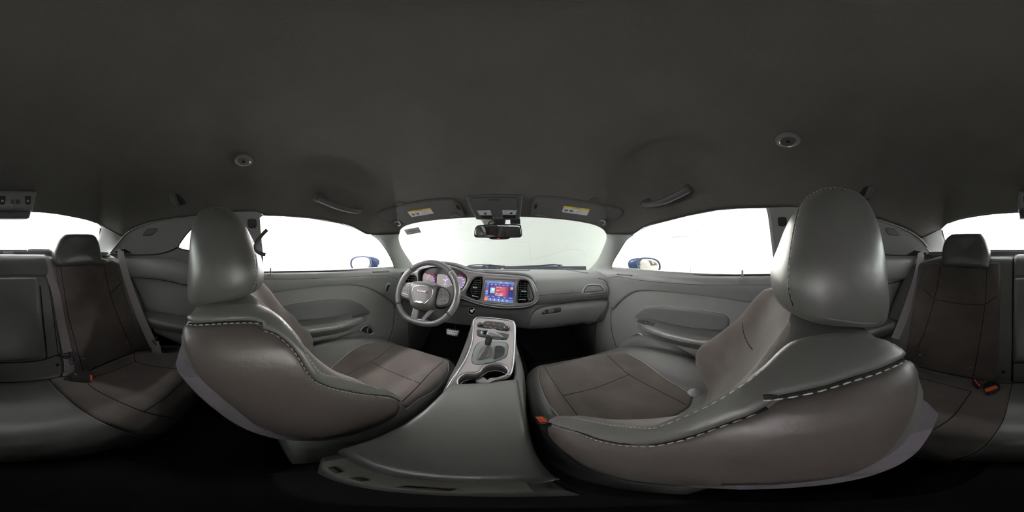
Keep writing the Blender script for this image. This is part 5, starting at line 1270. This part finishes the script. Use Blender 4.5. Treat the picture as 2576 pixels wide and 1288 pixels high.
for px, S_, par in (([(360, 592), (366, 583), (373, 576.5), (394, 575), (390, 583), (381, 591)], SL, side_l), ([(2228, 574), (2249, 576), (2256, 583), (2262, 592), (2240, 591), (2234, 588)], SR, side_r)):
    f = relief('airbag_cover', px, S_, PLAST, par, h=.0015, bev=.002, step=3, off=.001); line_on('cover_edge', px, S_, .0010, SEAM, f, closed=True, step=3, off=.001)
text_on('airbag_mark', 'AIRBAG', 377, 584, 2.6, bvh_of(side_l), SOFT, side_l, ang=-20, off=.004); text_on('airbag_mark', 'AIRBAG', 2246, 583, 2.6, bvh_of(side_r), SOFT, side_r, ang=20, off=.004)
# quarter trim edge highlight
for q, S_, par in (([(278, 636), (293, 617), (307, 599), (322, 584), (345, 572), (372, 562), (408, 555), (460, 548), (510, 542)], SL, side_l), ([(2344, 636), (2330, 618), (2316, 602), (2296, 587), (2270, 574), (2240, 563), (2180, 546)], SR, side_r)):
    line_on('trim_edge', q, S_, .004, SOFT, par, step=8, off=.004)
# ================================================================ headliner fittings
def dome(px, py, r, lab):
    c, n = HL.hit(px, py); n = (n+V((0, 0, -1))).normalized(); T = thing('dome_lamp', c, lab, 'ceiling lamp', 'round ceiling lamps')
    lathe('lamp_ring', [(r*.56, .001), (r*.60, .006), (r*.9, .0045), (r, .001), (r*1.0, -.01)], c, n, mat('lamp_ring_grey', (.20, .19, .18), .35, spec=.6), T, 40)
    L = lathe('lens', [(0, .005), (r*.3, .0045), (r*.5, .003), (r*.55, .0), (r*.56, -.006)], c, n, mat('lamp_lens', (.55, .56, .6), .12, metal=.6), T, 30)
    lathe('lamp_core', [(0, .008), (r*.12, .0075), (r*.2, .005), (r*.22, .003)], c, n, GLOSSB, L, 16)
    lathe('lamp_inner_ring', [(r*.54, .0005), (r*.6, .0035), (r*.66, .006), (r*.7, .0055)], c, n, CHROME, T, 36)
dome(613, 404, .0285, 'round ceiling lamp over the seat behind the steering wheel'); dome(1982, 354, .0285, 'round ceiling lamp over the passenger seat')
# grab handles
def grab(bar, e0, e1, lab):
    c = HL.hit(*bar[len(bar)//2])[0]; T = thing('grab_handle', c, lab, 'grab handle')
    HM = mat('handle_plastic', (.13, .125, .125), .5, bump=.2, bscale=600)
    P = resample(catmull([V((a, b, 0)) for a, b in bar], False, 6), 4); H = [HL.hit(p.x, p.y) for p in P]; n = len(P)
    pts = [c_+n_*(.008+.026*math.sin(math.pi*min(1, max(0, i/(n-1))))**.6) for i, (c_, n_) in enumerate(H)]
    tube('grip', pts, .0125, HM, T, ns=14, flat=.55, up=[h[1] for h in H])
    for e in (e0, e1): relief('handle_mount', e, HL, HM, T, h=.014, bev=.008, step=3, back=.004)
    # moulded recess behind the grip
    return T
grab([(797, 496), (817, 502), (850, 513), (890, 525), (905, 527)], [(787, 503), (794, 486.5), (817, 493.5), (812, 511)], [(892, 531), (899, 517), (912, 520), (906, 533.5)], 'black grab handle above the side window by the steering wheel')
grab([(1738, 472), (1714, 483), (1690, 492), (1650, 505), (1620, 512)], [(1714, 489), (1716, 474), (1731, 463), (1742, 480)], [(1612, 508), (1632, 499), (1637, 511), (1616, 517)], 'black grab handle above the passenger side window')
# coat hooks
def hook(px, lab, s):
    T = thing('coat_hook', HL.hit(px[0][0], px[0][1])[0], lab, 'hook'); x0 = sum(p[0] for p in px)/len(px); y0 = sum(p[1] for p in px)/len(px)
    hb = relief('hook_base', px, HL, BLACKP, T, h=.010, bev=.010, step=3)
    a = relief('hook_arm', [(x0-19*s, y0-13), (x0-10*s, y0-16), (x0-4*s, y0-13), (x0+2*s, y0+2), (x0+6*s, y0+10), (x0-6*s, y0+12), (x0-12*s, y0+4)], bvh_of(hb), mat('hook_grey', (.14, .14, .13), .35), T, h=.014, bev=.006, step=2.5, back=.002)
hook([(427, 492), (436, 489), (448, 490), (462, 503), (466, 512), (459, 516), (440, 516), (434, 508)], 'small dark coat hook above the quarter window behind the steering wheel side', 1)
hook([(2198, 475), (2190, 470), (2176, 470), (2164, 484), (2157, 497), (2166, 501), (2184, 502), (2192, 492)], 'small dark coat hook above the passenger seat headrest', -1)
# overhead console
c = HL.hit(1243, 520)[0]; OC = thing('overhead_console', c, 'dark overhead console with two map lamps above the rear-view mirror', 'overhead console')
OM = mat('overhead_plastic', (.11, .112, .11), .5, bump=.25, bscale=700); OCP = [(1173, 497), (1177, 491), (1205, 489), (1241, 487.7), (1275, 488), (1310.6, 489), (1314.5, 494), (1313, 515), (1308.5, 545), (1301, 551.5), (1250, 553), (1203, 551.5), (1195, 545), (1181, 518)]
och = PSurf(HL.hit(1243, 492)[0]+V((0, -.004, -.008)), HL.hit(1243, 492)[0]-HL.hit(1243, 492)[0]+V((0, -.72, -.69)))
PA = HL.hit(1243, 490)[0]+V((0, 0, -.002)); PBm = CAM+ray(1243, 552)*.76
dv = (PBm-PA).normalized(); och = PSurf(PA, V((1, 0, 0)).cross(dv))
ocb = relief('console_shell', OCP, och, OM, OC, h=.010, bev=.010, step=5, back=.035, off=0, cap=True); OB = bvh_of(ocb)
line_on('console_rim', OCP, OB, .0016, SOFT, ocb, closed=True, step=4, off=-.002)
dr_ = relief('bin_door', [(1184, 497.5), (1243, 496.5), (1302, 497), (1301, 525), (1241, 526.5), (1195, 526.5)], OB, OM, ocb, h=.003, bev=.003, step=4, smooth=False, off=.0005); line_on('door_gap', [(1184, 497.5), (1243, 496.5), (1302, 497), (1301, 525), (1241, 526.5), (1195, 526.5)], OB, .0011, SEAM, dr_, closed=True, smooth=False, off=.0005)
line_on('door_slot', [(1229, 503), (1258, 503)], bvh_of(dr_), .0014, SEAM, dr_, smooth=False, off=0)
for q, q2 in (([(1200, 530), (1233.5, 529), (1238, 541.5), (1207, 541)], [(1207, 541.5), (1238, 542.5), (1238.5, 550), (1213, 549.5)]), ([(1263.5, 528.5), (1300, 528.5), (1297.5, 540), (1264.5, 540)], [(1265, 541), (1298, 541), (1297, 549.5), (1265.5, 549.5)])):
    m_ = relief('map_lamp', q, OB, mat('map_lens', (.62, .62, .66), .15, spec=.8), ocb, h=.0025, bev=.003, step=3, smooth=False, off=.0006); relief('lamp_bulb', [((q[0][0]+q[1][0])/2+4+5*math.cos(k), (q[0][1]+q[2][1])/2+1+3.5*math.sin(k)) for k in [i*.63 for i in range(10)]], bvh_of(m_), CHROME, m_, h=.002, bev=.003, step=1.5)
    relief('lamp_switch', q2, OB, BLACKP, ocb, h=.003, bev=.003, step=3, smooth=False, off=.0006)
for k in (1242.5, 1251.5, 1260.5): relief('indicator', [(k-1.5, 546.5), (k+1.5, 546.5), (k+1.5, 548.5), (k-1.5, 548.5)], OB, lw, ocb, h=.0003, bev=.001, step=1.5, smooth=False, off=.0008)
# rear-view mirror
mc = CAM+ray(1253, 581)*.70; RM = thing('rear_view_mirror', mc, 'black framed rear-view mirror hanging at the top of the windscreen', 'mirror')
mn = V((-.05, -1, -.16)).normalized(); MS = PSurf(mc, mn)
MP = [(1194, 577), (1197, 571), (1203, 567), (1225, 565), (1253, 563.5), (1290, 564), (1306, 565), (1311, 569), (1313.5, 590), (1310, 596), (1302, 597.7), (1253, 598), (1203, 597.7), (1195, 596), (1192.5, 591)]
mb = relief('mirror_housing', MP, MS, BLACKP, RM, h=.006, bev=.006, step=4, back=.030, cap=True)
gi = [(1253+(a-1253)*.95, 581+(b-581)*.84) for a, b in MP]
relief('mirror_glass', gi, PSurf(mc+mn*.0062, mn), mat('mirror_silver', (.80, .82, .84), .02, metal=1.0), mb, h=.0004, bev=.001, step=5, back=.002, off=.0004)
relief('mirror_buttons', [(1234, 598), (1279, 597), (1275, 602), (1236, 602)], MS, BLACKP, mb, h=.006, bev=.004, step=2.5, back=.012, cap=True); relief('mirror_lamp', [(1251, 598.5), (1257, 598.4), (1257, 600.6), (1251, 600.8)], PSurf(mc+mn*.0066, mn), mat('red_lens', (.6, .05, .06), .3, emit=(.8, .08, .1), estr=.6), mb, h=.0005, bev=.001, step=1.5, back=.001, smooth=False)
ST0 = PSurf(mc+V((0, .05, 0)), (0, -1, 0))
relief('mirror_stem', [(1238, 548), (1272, 548), (1270, 566), (1240, 566)], ST0, BLACKP, RM, h=.012, bev=.02, step=3, back=.03, smooth=False, cap=True)
relief('sensor_box', [(1283, 550), (1309, 550), (1309, 562), (1284, 562.5)], ST0, BLACKP, RM, h=.004, bev=.006, step=3, back=.02, smooth=False, cap=True)
relief('sensor_cover', [(1207, 551), (1240, 551), (1238, 564), (1216, 564)], Off(ST0, -.02), mat('pale_sensor', (.55, .58, .52), .4), RM, h=.003, bev=.006, step=3, back=.01, smooth=False, cap=True)
line_on('mirror_cable', [(1241, 554), (1233, 557), (1229, 563), (1232, 567)], ST0, .003, BLACKP, RM, step=2)
# sun visors
lab_y = mat('label_yellow', (.85, .65, .05), .6); lab_w = mat('label_white', (.75, .73, .75), .6); lab_t = mat('label_print', (.20, .2, .24), .7)
VIS = mat('visor_fabric', (.15, .147, .143), .9, bump=.5, bscale=600, spec=.1)
def visor(px, lbl, oval, clip, bracket, hang, lab):
    cx = sum(p[0] for p in px)/len(px); cy = sum(p[1] for p in px)/len(px); H = [HL.hit(a, b)[0] for a, b in px]
    T = thing('sun_visor', HL.hit(cx, cy)[0], lab, 'sun visor')
    v = relief('visor_panel', px, HL, VIS, T, h=.012, bev=.010, step=6, back=.004, off=.004, cap=True); B_ = bvh_of(v)
    l = relief('warning_label', lbl, B_, lab_w, v, h=.0004, bev=.001, step=4, smooth=False, off=.0006); LB_ = bvh_of(l)
    a, b, c_, d = [V(q) for q in lbl]
    def P_(u, w): p = a.lerp(b, u).lerp(d.lerp(c_, u), w); return (p.x, p.y)
    relief('label_header', [P_(0, 0), P_(.5, 0), P_(1, 0), P_(1, .24), P_(.5, .24), P_(0, .24)], LB_, lab_y, l, h=.0002, bev=.001, step=3, smooth=False, off=.0005)
    an = math.degrees(math.atan2(b.y-a.y, b.x-a.x))
    x, y = P_(.5, .12); text_on('label_text', '\u25b2 WARNING', x, y, 2.3, LB_, BLACKP, l, ang=an, off=.0012)
    for k, t in enumerate(('Children can be killed', 'or injured by air bag', 'Back seat is safest', 'for children', 'Never put rear-facing')):
        x, y = P_(.55, .34+.125*k); text_on('label_text', t, x, y, 1.25, LB_, lab_t, l, ang=an, off=.0008, align='LEFT')
    for k, uu in enumerate((.14, .34)):
        q = [P_(uu-.07, .45), P_(uu, .55), P_(uu+.05, .42), P_(uu+.07, .70), P_(uu-.02, .80), P_(uu-.06, .68)]; relief('label_pictogram', q, LB_, lab_t, l, h=.0002, bev=.001, step=1.5, off=.0006)
    line_on('label_rule', [P_(.05, .9), P_(.48, .9)], LB_, .0004, lab_t, l, smooth=False, off=.0005)
    o = relief('pivot_cover', oval, B_, OM, v, h=.003, bev=.004, step=3, off=.0004); oc = (sum(p[0] for p in oval)/len(oval), sum(p[1] for p in oval)/len(oval)); relief('pivot_recess', [(oc[0]+(p[0]-oc[0])*.45, oc[1]+(p[1]-oc[1])*.45) for p in oval], bvh_of(o), SEAM, o, h=.0005, bev=.001, step=2, off=.0004)
    relief('visor_clip', clip, B_, OM, v, h=.006, bev=.004, step=2.5, smooth=False); line_on('clip_edge', clip[2:], bvh_of(v), .0010, PIPING, v, smooth=False, off=.005)
    k = relief('visor_bracket', bracket, HL, OM, T, h=.012, bev=.008, step=3); bx = sum(p[0] for p in bracket)/len(bracket); by = sum(p[1] for p in bracket)/len(bracket)
    line_on('bracket_hook', [(bx-9, by-3), (bx-3, by-5), (bx+4, by-3), (bx+6, by+3), (bx, by+5)], bvh_of(k), .004, mat('hook_silver', (.45, .45, .45), .3, metal=.5), k, step=2, off=.004)
    relief('headliner_clip', hang, HL, OM, T, h=.006, bev=.005, step=3, smooth=False)
visor([(951, 540), (953, 533), (965, 526), (988, 519.5), (1018, 512), (1048, 505.5), (1094, 499.7), (1132, 497.5), (1144, 499.5), (1151, 506), (1160, 518), (1171, 535), (1169, 541), (1157, 543.5), (1130, 546), (1094, 549.5), (1060, 555), (1024, 560.5), (1014, 557), (1005, 551.5), (983, 552.5), (964, 549.5)],
      [(1024, 532.5), (1082, 523), (1091.5, 537), (1036, 546)], [(1141, 513), (1147, 509), (1154, 512), (1161, 521), (1166, 532), (1158, 534), (1149, 530), (1143, 522)],
      [(1132, 534), (1148, 533), (1159, 543), (1147, 541.5), (1139, 542), (1133, 546)], [(986, 562), (990, 556), (1003, 552.5), (1015, 557), (1017, 563), (1008, 571), (997, 571)], [(994, 512), (1002, 508), (1016, 507.5), (1023, 511.5), (1003, 516)], 'dark sun visor with warning label above the steering wheel')
visor([(1333.5, 534.6), (1336, 520), (1339.5, 508), (1343, 499), (1350, 495.5), (1368, 492.5), (1395, 493.5), (1421, 496), (1460, 502), (1493.5, 508), (1541.7, 519), (1562, 526), (1566, 537), (1556, 546), (1540, 550), (1518, 549), (1508, 553), (1496, 557.5), (1440, 550), (1380, 543.5), (1355, 542), (1337, 540.6)],
      [(1419, 518), (1484, 526), (1476.5, 542), (1413, 533.4)], [(1341, 513), (1347, 507), (1354, 509), (1356, 518), (1351, 528), (1343, 532), (1338, 531)],
      [(1354, 528.5), (1371, 529.5), (1373, 543), (1362, 538.5), (1355, 539), (1349, 541)], [(1498, 558), (1508, 550), (1520, 550), (1530, 556), (1528, 564), (1518, 569), (1505, 568)], [(1482, 503), (1489, 497), (1504, 496.5), (1512, 502), (1503, 508)], 'dark sun visor with warning label on the passenger side')
# inspection sticker on the windscreen
stk = relief('windscreen_sticker', [(1016, 577), (1053, 570), (1060, 583.5), (1024.5, 590)], Off(WSF, .004), mat('sticker_grey', (.46, .50, .44), .6), None, h=.0006, bev=.001, step=4, back=.002, smooth=False, cap=True); tag(stk, 'small grey printed sticker in the top corner of the windscreen, steering wheel side', 'sticker')
SKB = bvh_of(stk); line_on('print_bar', [(1021, 584), (1055.5, 578)], SKB, .0018, lab_t, stk, smooth=False)
for k in range(4): text_on('print', ('IIIIIIII', 'MWMMWM', 'IIIIIIIIII', 'WMWWM')[k], 1036+2*k, (577, 580, 583.5, 586)[k], 2.4, SKB, lab_t, stk, ang=-10, off=.0008)
# rear header lamp / camera box
rc = HL.hit(2614, 500)[0]; HB_ = thing('brake_lamp_housing', rc, 'grey high brake lamp housing hanging at the top of the rear window', 'brake lamp')
PSB = PSurf(CAM+ray(2614, 483)*((HL.hit(2614, 483)[0]-CAM).length*.97), V((-.05, 1, -.12)))
bl_ = relief('housing_shell', [(2563, 484), (2570, 480.5), (2614, 479.5), (2660, 481), (2667, 485), (2664, 500), (2658, 528), (2654, 531), (2614, 531), (2566, 529), (2561.5, 522)], PSB, mat('housing_grey', (.28, .28, .28), .5), HB_, h=.02, bev=.02, step=5, back=.05, cap=True)
relief('lamp_slot', [(2564, 531), (2570, 527), (2614, 528), (2652, 527), (2652, 546), (2645, 549), (2614, 549.5), (2570, 549), (2566, 546)], Off(PSB, -.012), mat('housing_dark', (.12, .12, .12), .4), HB_, h=.012, bev=.012, step=5, back=.05, cap=True)
BLB = bvh_of(bl_)
for a in (2582, 2646): 
    q = relief('bracket_recess', [(a-8, 493), (a+8, 493), (a+7, 511), (a+3, 515), (a-4, 515), (a-7, 510)], BLB, mat('recess_dark', (.04, .04, .05), .4), bl_, h=.0008, bev=.002, step=2.5, off=.0006, smooth=False); relief('screw_head', [(a-3, 503), (a+3, 503), (a+3, 508), (a-3, 508)], bvh_of(q), PIPING, q, h=.002, bev=.002, step=1.5, off=.0004)
relief('grille_slot', [(2603, 502), (2612, 502), (2612, 513), (2603, 512)], BLB, PLAST, bl_, h=.0006, bev=.001, step=2.5, off=.0006, smooth=False); relief('grille_slot', [(2616, 502), (2627, 502), (2627, 512), (2616, 513)], BLB, PLAST, bl_, h=.0006, bev=.001, step=2.5, off=.0006, smooth=False)
line_on('housing_seam', [(2611, 515), (2610, 530)], BLB, .0008, SEAM, bl_, smooth=False)
# ================================================================ seat belts and buckles
def ribbon(nm, pts, w_, m, par, wdir=None, th=.0012):
    P = resample(catmull(pts, False, 8), .012); secs = []
    for i, p in enumerate(P):
        t = (P[min(i+1, len(P)-1)]-P[max(i-1, 0)]).normalized(); view = (p-CAM).normalized() if wdir is None else wdir
        s_ = t.cross(view).normalized(); n = s_.cross(t).normalized()
        secs.append([p-s_*w_/2+n*th, p+s_*w_/2+n*th, p+s_*w_/2-n*th, p-s_*w_/2-n*th])
    return loft(nm, secs, m, par, sharp=30)
def rbelt(s, top, bot, lab, Q, wide=.046, low=None):
    # from the guide slot in the quarter trim down to the floor anchor beside the bench
    a = (SL if s < 0 else SR).hit(*top)[0]+V((-s*.012, 0, 0)); b = CAM+ray(*bot)*low
    T = thing('rear_seat_belt', b, lab, 'seat belt', None)
    m1 = a.lerp(b, .25)+V((-s*.015, .0, 0)); ribbon('webbing', [a+V((s*.03, 0, .01)), a, m1, a.lerp(b, .6)+V((-s*.012, 0, 0)), b], wide, BELT, T, wdir=V((s, -.55, 0)).normalized())
    return T, a, b
TL_, a_, b_ = rbelt(-1, (307, 634), (388, 872), 'dark webbing seat belt hanging from the quarter trim beside the seat behind the wheel', QL, .040, .86)
tg = tube('tongue', [b_+V((-.028, .0, .055)), b_+V((0, .006, .045)), b_+V((.028, .01, .052)), b_+V((.004, .012, .02))], .0042, mat('tongue_dark', (.12, .11, .12), .3, metal=.5), TL_)
ribbon('anchor_webbing', [b_+V((0, 0, .03)), b_+V((.008, .02, -.02)), b_+V((.0, .03, -.10))], .040, BELT, TL_)
TR_, a_, b_ = rbelt(1, (2312, 638), (2252, 852), 'dark webbing seat belt hanging from the quarter trim behind the passenger seat', QR, .040, .80)
for px, S_, par in (([(288, 631.5), (314, 624.5), (335, 636.5), (297, 638)], SL, side_l), ([(2278, 641), (2299, 628), (2331, 635), (2328, 643), (2300, 642)], SR, side_r)):
    g_ = relief('belt_slot', px, S_, SEAM, par, h=.001, bev=.002, step=3, smooth=False, off=.003); line_on('slot_rim', px, S_, .0016, PIPING, g_, smooth=False, step=3, off=.003)
# centre belt over the bench, on the left of the armrest panel
CB_T = thing('rear_seat_belt', RB.hit(170, 900)[0], 'dark belt with chrome tongue lying over the rear seatback beside the armrest panel', 'seat belt')
SLB2 = bvh_of(bench, sl_)
def belt_on(nm, cl, par, w_=.046, off=.006, surf=SLB2, close=None):
    P = resample(catmull([V((a, b, 0)) for a, b in cl], False, 6), 6); H = [surf.hit(p.x, p.y) for p in P]
    pts = [c_+n_*off for c_, n_ in H]; secs = []
    for i, p in enumerate(pts):
        t = (pts[min(i+1, len(pts)-1)]-pts[max(i-1, 0)]).normalized(); n = H[i][1]; s_ = t.cross(n).normalized()
        secs.append([p-s_*w_/2+n*.0012, p+s_*w_/2+n*.0012, p+s_*w_/2-n*.0012, p-s_*w_/2-n*.0012])
    return loft(nm, secs, BELT, par, sharp=30)
belt_on('webbing', [(107, 640), (118, 662), (127, 700), (140, 740), (150, 800), (160, 850), (168, 886)], CB_T, .040)
belt_on('lower_webbing', [(168, 892), (171, 915), (172, 935), (172, 950)], CB_T, .040, off=.008)
TS = bvh_of(bench, sl_); tq = relief('tongue_plate', [(148, 889), (152, 886), (160, 890), (180, 885), (188, 882), (193, 889), (188, 897), (176, 899), (170, 902), (158, 899)], Off(TS, .010), mat('tongue_dark', (.12, .11, .12), .3, metal=.5), CB_T, h=.004, bev=.004, step=2.5, cap=True); relief('tongue_blade', [(172, 900), (184, 898), (190, 909), (188, 913), (177, 914.5)], Off(TS, .010), CHROME, CB_T, h=.002, bev=.002, step=2.5, smooth=False, cap=True)
relief('retractor_cover', [(66, 640), (70, 627), (80, 625.5), (123, 626), (128, 629), (134, 641)], PSurf((0, -.86, .85), (0, 1, .3)), SOFT, RS, h=.006, bev=.006, step=3, back=.02, smooth=False); line_on('retractor_slot', [(84, 633), (120, 633)], PSurf((0, -.85, .85), (0, 1, .3)), .0022, SEAM, RS, smooth=False)
# oval covers on the B pillars
for px_, py_, S_, par in ((1968, 557, SR, side_r), (634, 562, SL, side_l)): relief('pillar_cover', [(px_-11, py_-8), (px_-6, py_-11), (px_+6, py_-11), (px_+11, py_-7), (px_+11, py_+8), (px_+6, py_+12), (px_-5, py_+12), (px_-10, py_+8)], S_, BLACKP, par, h=.002, bev=.004, step=3, off=.001)
# parcel shelf badge plate
relief('shelf_plate', [(7, 634), (33, 634.5), (35, 639), (7, 638.5)], bvh_of(bpy.data.objects['trim_9']), mat('plate_white', (.75, .76, .8), .4), bpy.data.objects['trim_9'], h=.001, bev=.001, step=3, smooth=False, off=.002)
# buckles
def buckle(body, red, surf, lab, hh=.018, off=.0, cat='belt buckle', redh=.003, extra=None):
    c = surf.hit(sum(p[0] for p in body)/len(body), sum(p[1] for p in body)/len(body))[0]
    T = thing('belt_buckle', c, lab, cat); b = relief('buckle_body', body, surf, mat('buckle_black', (.035, .034, .036), .35, spec=.5), T, h=hh, bev=.007, step=3, back=.01, off=off)
    relief('release_button', red, bvh_of(b), RED, T, h=redh, bev=.003, step=2, smooth=False, off=.0004); return b
BA = bvh_of(bench, cl_, cr_)
buckle([(176, 955), (186, 943), (195, 941), (228, 942), (231, 945), (230, 960), (226, 964), (180, 960)], [(226.5, 943.5), (231, 944), (230.5, 958), (226.5, 958)], BA, 'black belt buckle with thin red edge lying below the chrome tongue on the rear bench', .024)
buckle([(2446, 957), (2455, 954), (2463, 960), (2467, 972), (2463, 979), (2456, 977), (2447, 966)], [(2449, 957), (2454, 955), (2464, 969), (2463, 974)], BA, 'smaller red-topped rear belt buckle on the passenger side of the rear bench', .012)
buckle([(2474, 972), (2482, 966), (2500, 967), (2513, 968), (2517, 978), (2506, 988), (2486, 994), (2476, 982)], [(2477, 979), (2506, 969), (2510, 976), (2480, 988)], BA, 'larger red-topped rear belt buckle lying by the leather centre section of the rear bench', .014)
FBK = PSurf(CAM+ray(1362, 1057)*.50, V((-.15, -.45, 1)))
buckle([(1341, 1052), (1347, 1046), (1366, 1047), (1378, 1053), (1384, 1060), (1380, 1067), (1356, 1070), (1346, 1065)], [(1346, 1050), (1364, 1049), (1379, 1062), (1358, 1065)], FBK, 'red-topped belt buckle between the console and the passenger seat', .006, redh=.004)
tube('buckle_stalk', [CAM+ray(1362, 1059)*.55, CAM+ray(1362, 1062)*.60+V((0, 0, -.05)), CAM+ray(1362, 1062)*.60+V((0, 0, -.14))], [.016, .014, .012], BLACKP, bpy.data.objects['belt_buckle.003'])
# carpet mats and small bits under the dash
for x0, x1, lab in ((-.60, -.19, 'black carpet mat in the footwell under the steering wheel'), (.19, .60, 'black carpet mat in the passenger footwell')):
    o = rbox('floor_mat', ((x0+x1)/2, .84, .008), (x1-x0, .42, .014), mat('mat_carpet', (.035, .033, .034), 1.0, bump=1.0, bscale=500), None, r=.006); tag(o, lab, 'floor mat', None)
# ================================================================ outside: door mirrors, room door, emergency light, shutter joints
BLUE = mat('car_paint_blue', (.03, .07, .20), .25, metal=.3, coat=.8)
def dmirror(c_px, rx, ry, dist, out, body, foot, lab, nrm, skew=0):
    c = CAM+ray(*c_px)*dist; T = thing('door_mirror', c, lab, 'door mirror'); S_ = PSurf(c, V(nrm))
    ring = out; P = [S_.hit(p.x, p.y)[0] for p in resample(catmull([V((a, b, 0)) for a, b in ring], True, 6), 2.5, True)]
    n = -V(nrm).normalized(); back = V(body); secs = []
    for t, k in ((-.004, .94), (0, 1.0), (.15, 1.04), (.35, 1.03), (.6, .92), (.8, .72), (.93, .45), (1.0, .12)):
        secs.append([c.lerp(c+back, max(0, t))+(p-c)*k+n*(t*.0) for p in P])
    loft('mirror_shell', secs, BLUE, T, sharp=60)
    g = [(c_px[0]+(a-c_px[0])*.86, c_px[1]+(b-c_px[1])*.86) for a, b in ring]
    relief('mirror_glass', g, PSurf(c-n*.006, V(nrm)), mat('door_mirror_silver', (.86, .82, .74), .03, metal=1.0), T, h=.0004, bev=.001, step=3, back=.003, off=0)
    line_on('mirror_rim', ring, PSurf(c-n*.004, V(nrm)), .005, mat('mirror_rim', (.10, .11, .16), .4), T, closed=True, step=3)
    tube('mirror_foot', [c+back*.5, c+V(foot)*.5+back*.4, c+V(foot)], [.035, .03, .04], BLUE, T, ns=14, flat=.5)
dmirror((908, 663.5), 23, 17, 1.26, [(882, 667), (883, 655), (892, 647.5), (908, 645), (924, 646), (933, 653), (934, 664), (930, 673), (920, 679.5), (902, 680.5), (888, 677)], (.03, .12, 0), (.195, .10, -.10), 'blue oval door mirror outside the steering wheel side window', (.34, -.95, .0))
dmirror((1634, 670), 25, 18, 1.17, [(1604, 668), (1605, 656), (1613, 650), (1630, 649), (1648, 652), (1659, 661), (1661, 674), (1655, 684), (1640, 689), (1622, 687), (1609, 680)], (-.04, .13, 0), (-.20, .12, -.10), 'blue oval door mirror outside the passenger side window', (-.66, -1.0, .03))
# room door in the right-hand wall
RW = PSurf((ROOMX1, 0, 0), (-1, 0, 0)); rd = mat('room_door_paint', (.27, .26, .25), .7)
a = RW.hit(1692, 594)[0]; b = RW.hit(1735, 596)[0]; y0, y1, zt = b.y, a.y, (a.z+b.z)/2
T = thing('door_3', (ROOMX1, (y0+y1)/2, GROUND), None, None, None, 'structure')
rbox('door_leaf', (ROOMX1-.02, (y0+y1)/2, (zt+GROUND)/2), (.03, abs(y1-y0), zt-GROUND), rd, T, r=.004)
fr = mat('door_frame_paint', (.20, .195, .185), .6)
for yy_ in (y0-.03, y1+.03): rbox('door_frame', (ROOMX1-.03, yy_, (zt+GROUND)/2), (.06, .06, zt-GROUND+.06), fr, T, r=.004)
rbox('door_frame', (ROOMX1-.03, (y0+y1)/2, zt+.03), (.06, abs(y1-y0)+.12, .06), fr, T, r=.004)
hp_ = RW.hit(1729, 656)[0]; tube('door_handle', [hp_+V((-.04, 0, 0)), hp_+V((-.06, 0, 0)), hp_+V((-.06, .10, 0))], .012, SATIN, T)
e0 = RW.hit(1748, 579)[0]; EL = thing('emergency_light', e0, 'white emergency light box with two round lamps, seen through the passenger window', 'emergency light')
dz = RW.hit(1748, 574)[0].z-RW.hit(1748, 585)[0].z; dy = abs(RW.hit(1740, 579)[0].y-RW.hit(1756, 579)[0].y)
rbox('light_box', e0+V((-.05, 0, 0)), (.09, dy, dz), mat('emergency_white', (.23, .22, .21), .5), EL, r=.01)
for k in (-1, 1): lathe('lamp_head', [(0, .10), (.05, .095), (.065, .08), (.06, .02), (.03, 0)], e0+V((-.02, k*dy*.72, 0)), (-1, -.3, 0), mat('lamp_head_grey', (.16, .16, .16), .3), EL, 20)
tag(slab('baseboard_right', (ROOMX1-.012, ROOMY0, GROUND), (ROOMX1-.002, ROOMY1, .42), mat('wall_band_paint', (.25, .23, .22), .9)), kind='structure')
wb = bpy.data.objects['wall_back']
RBW = PSurf((0, ROOMY1*-1+.004, 0), (0, 1, 0))
for px_ in (2488, 2663): line_on('shutter_joint', [(px_, 540), (px_, 632)], RBW, .012, mat('joint_grey', (.5, .52, .5), .8), wb, smooth=False)
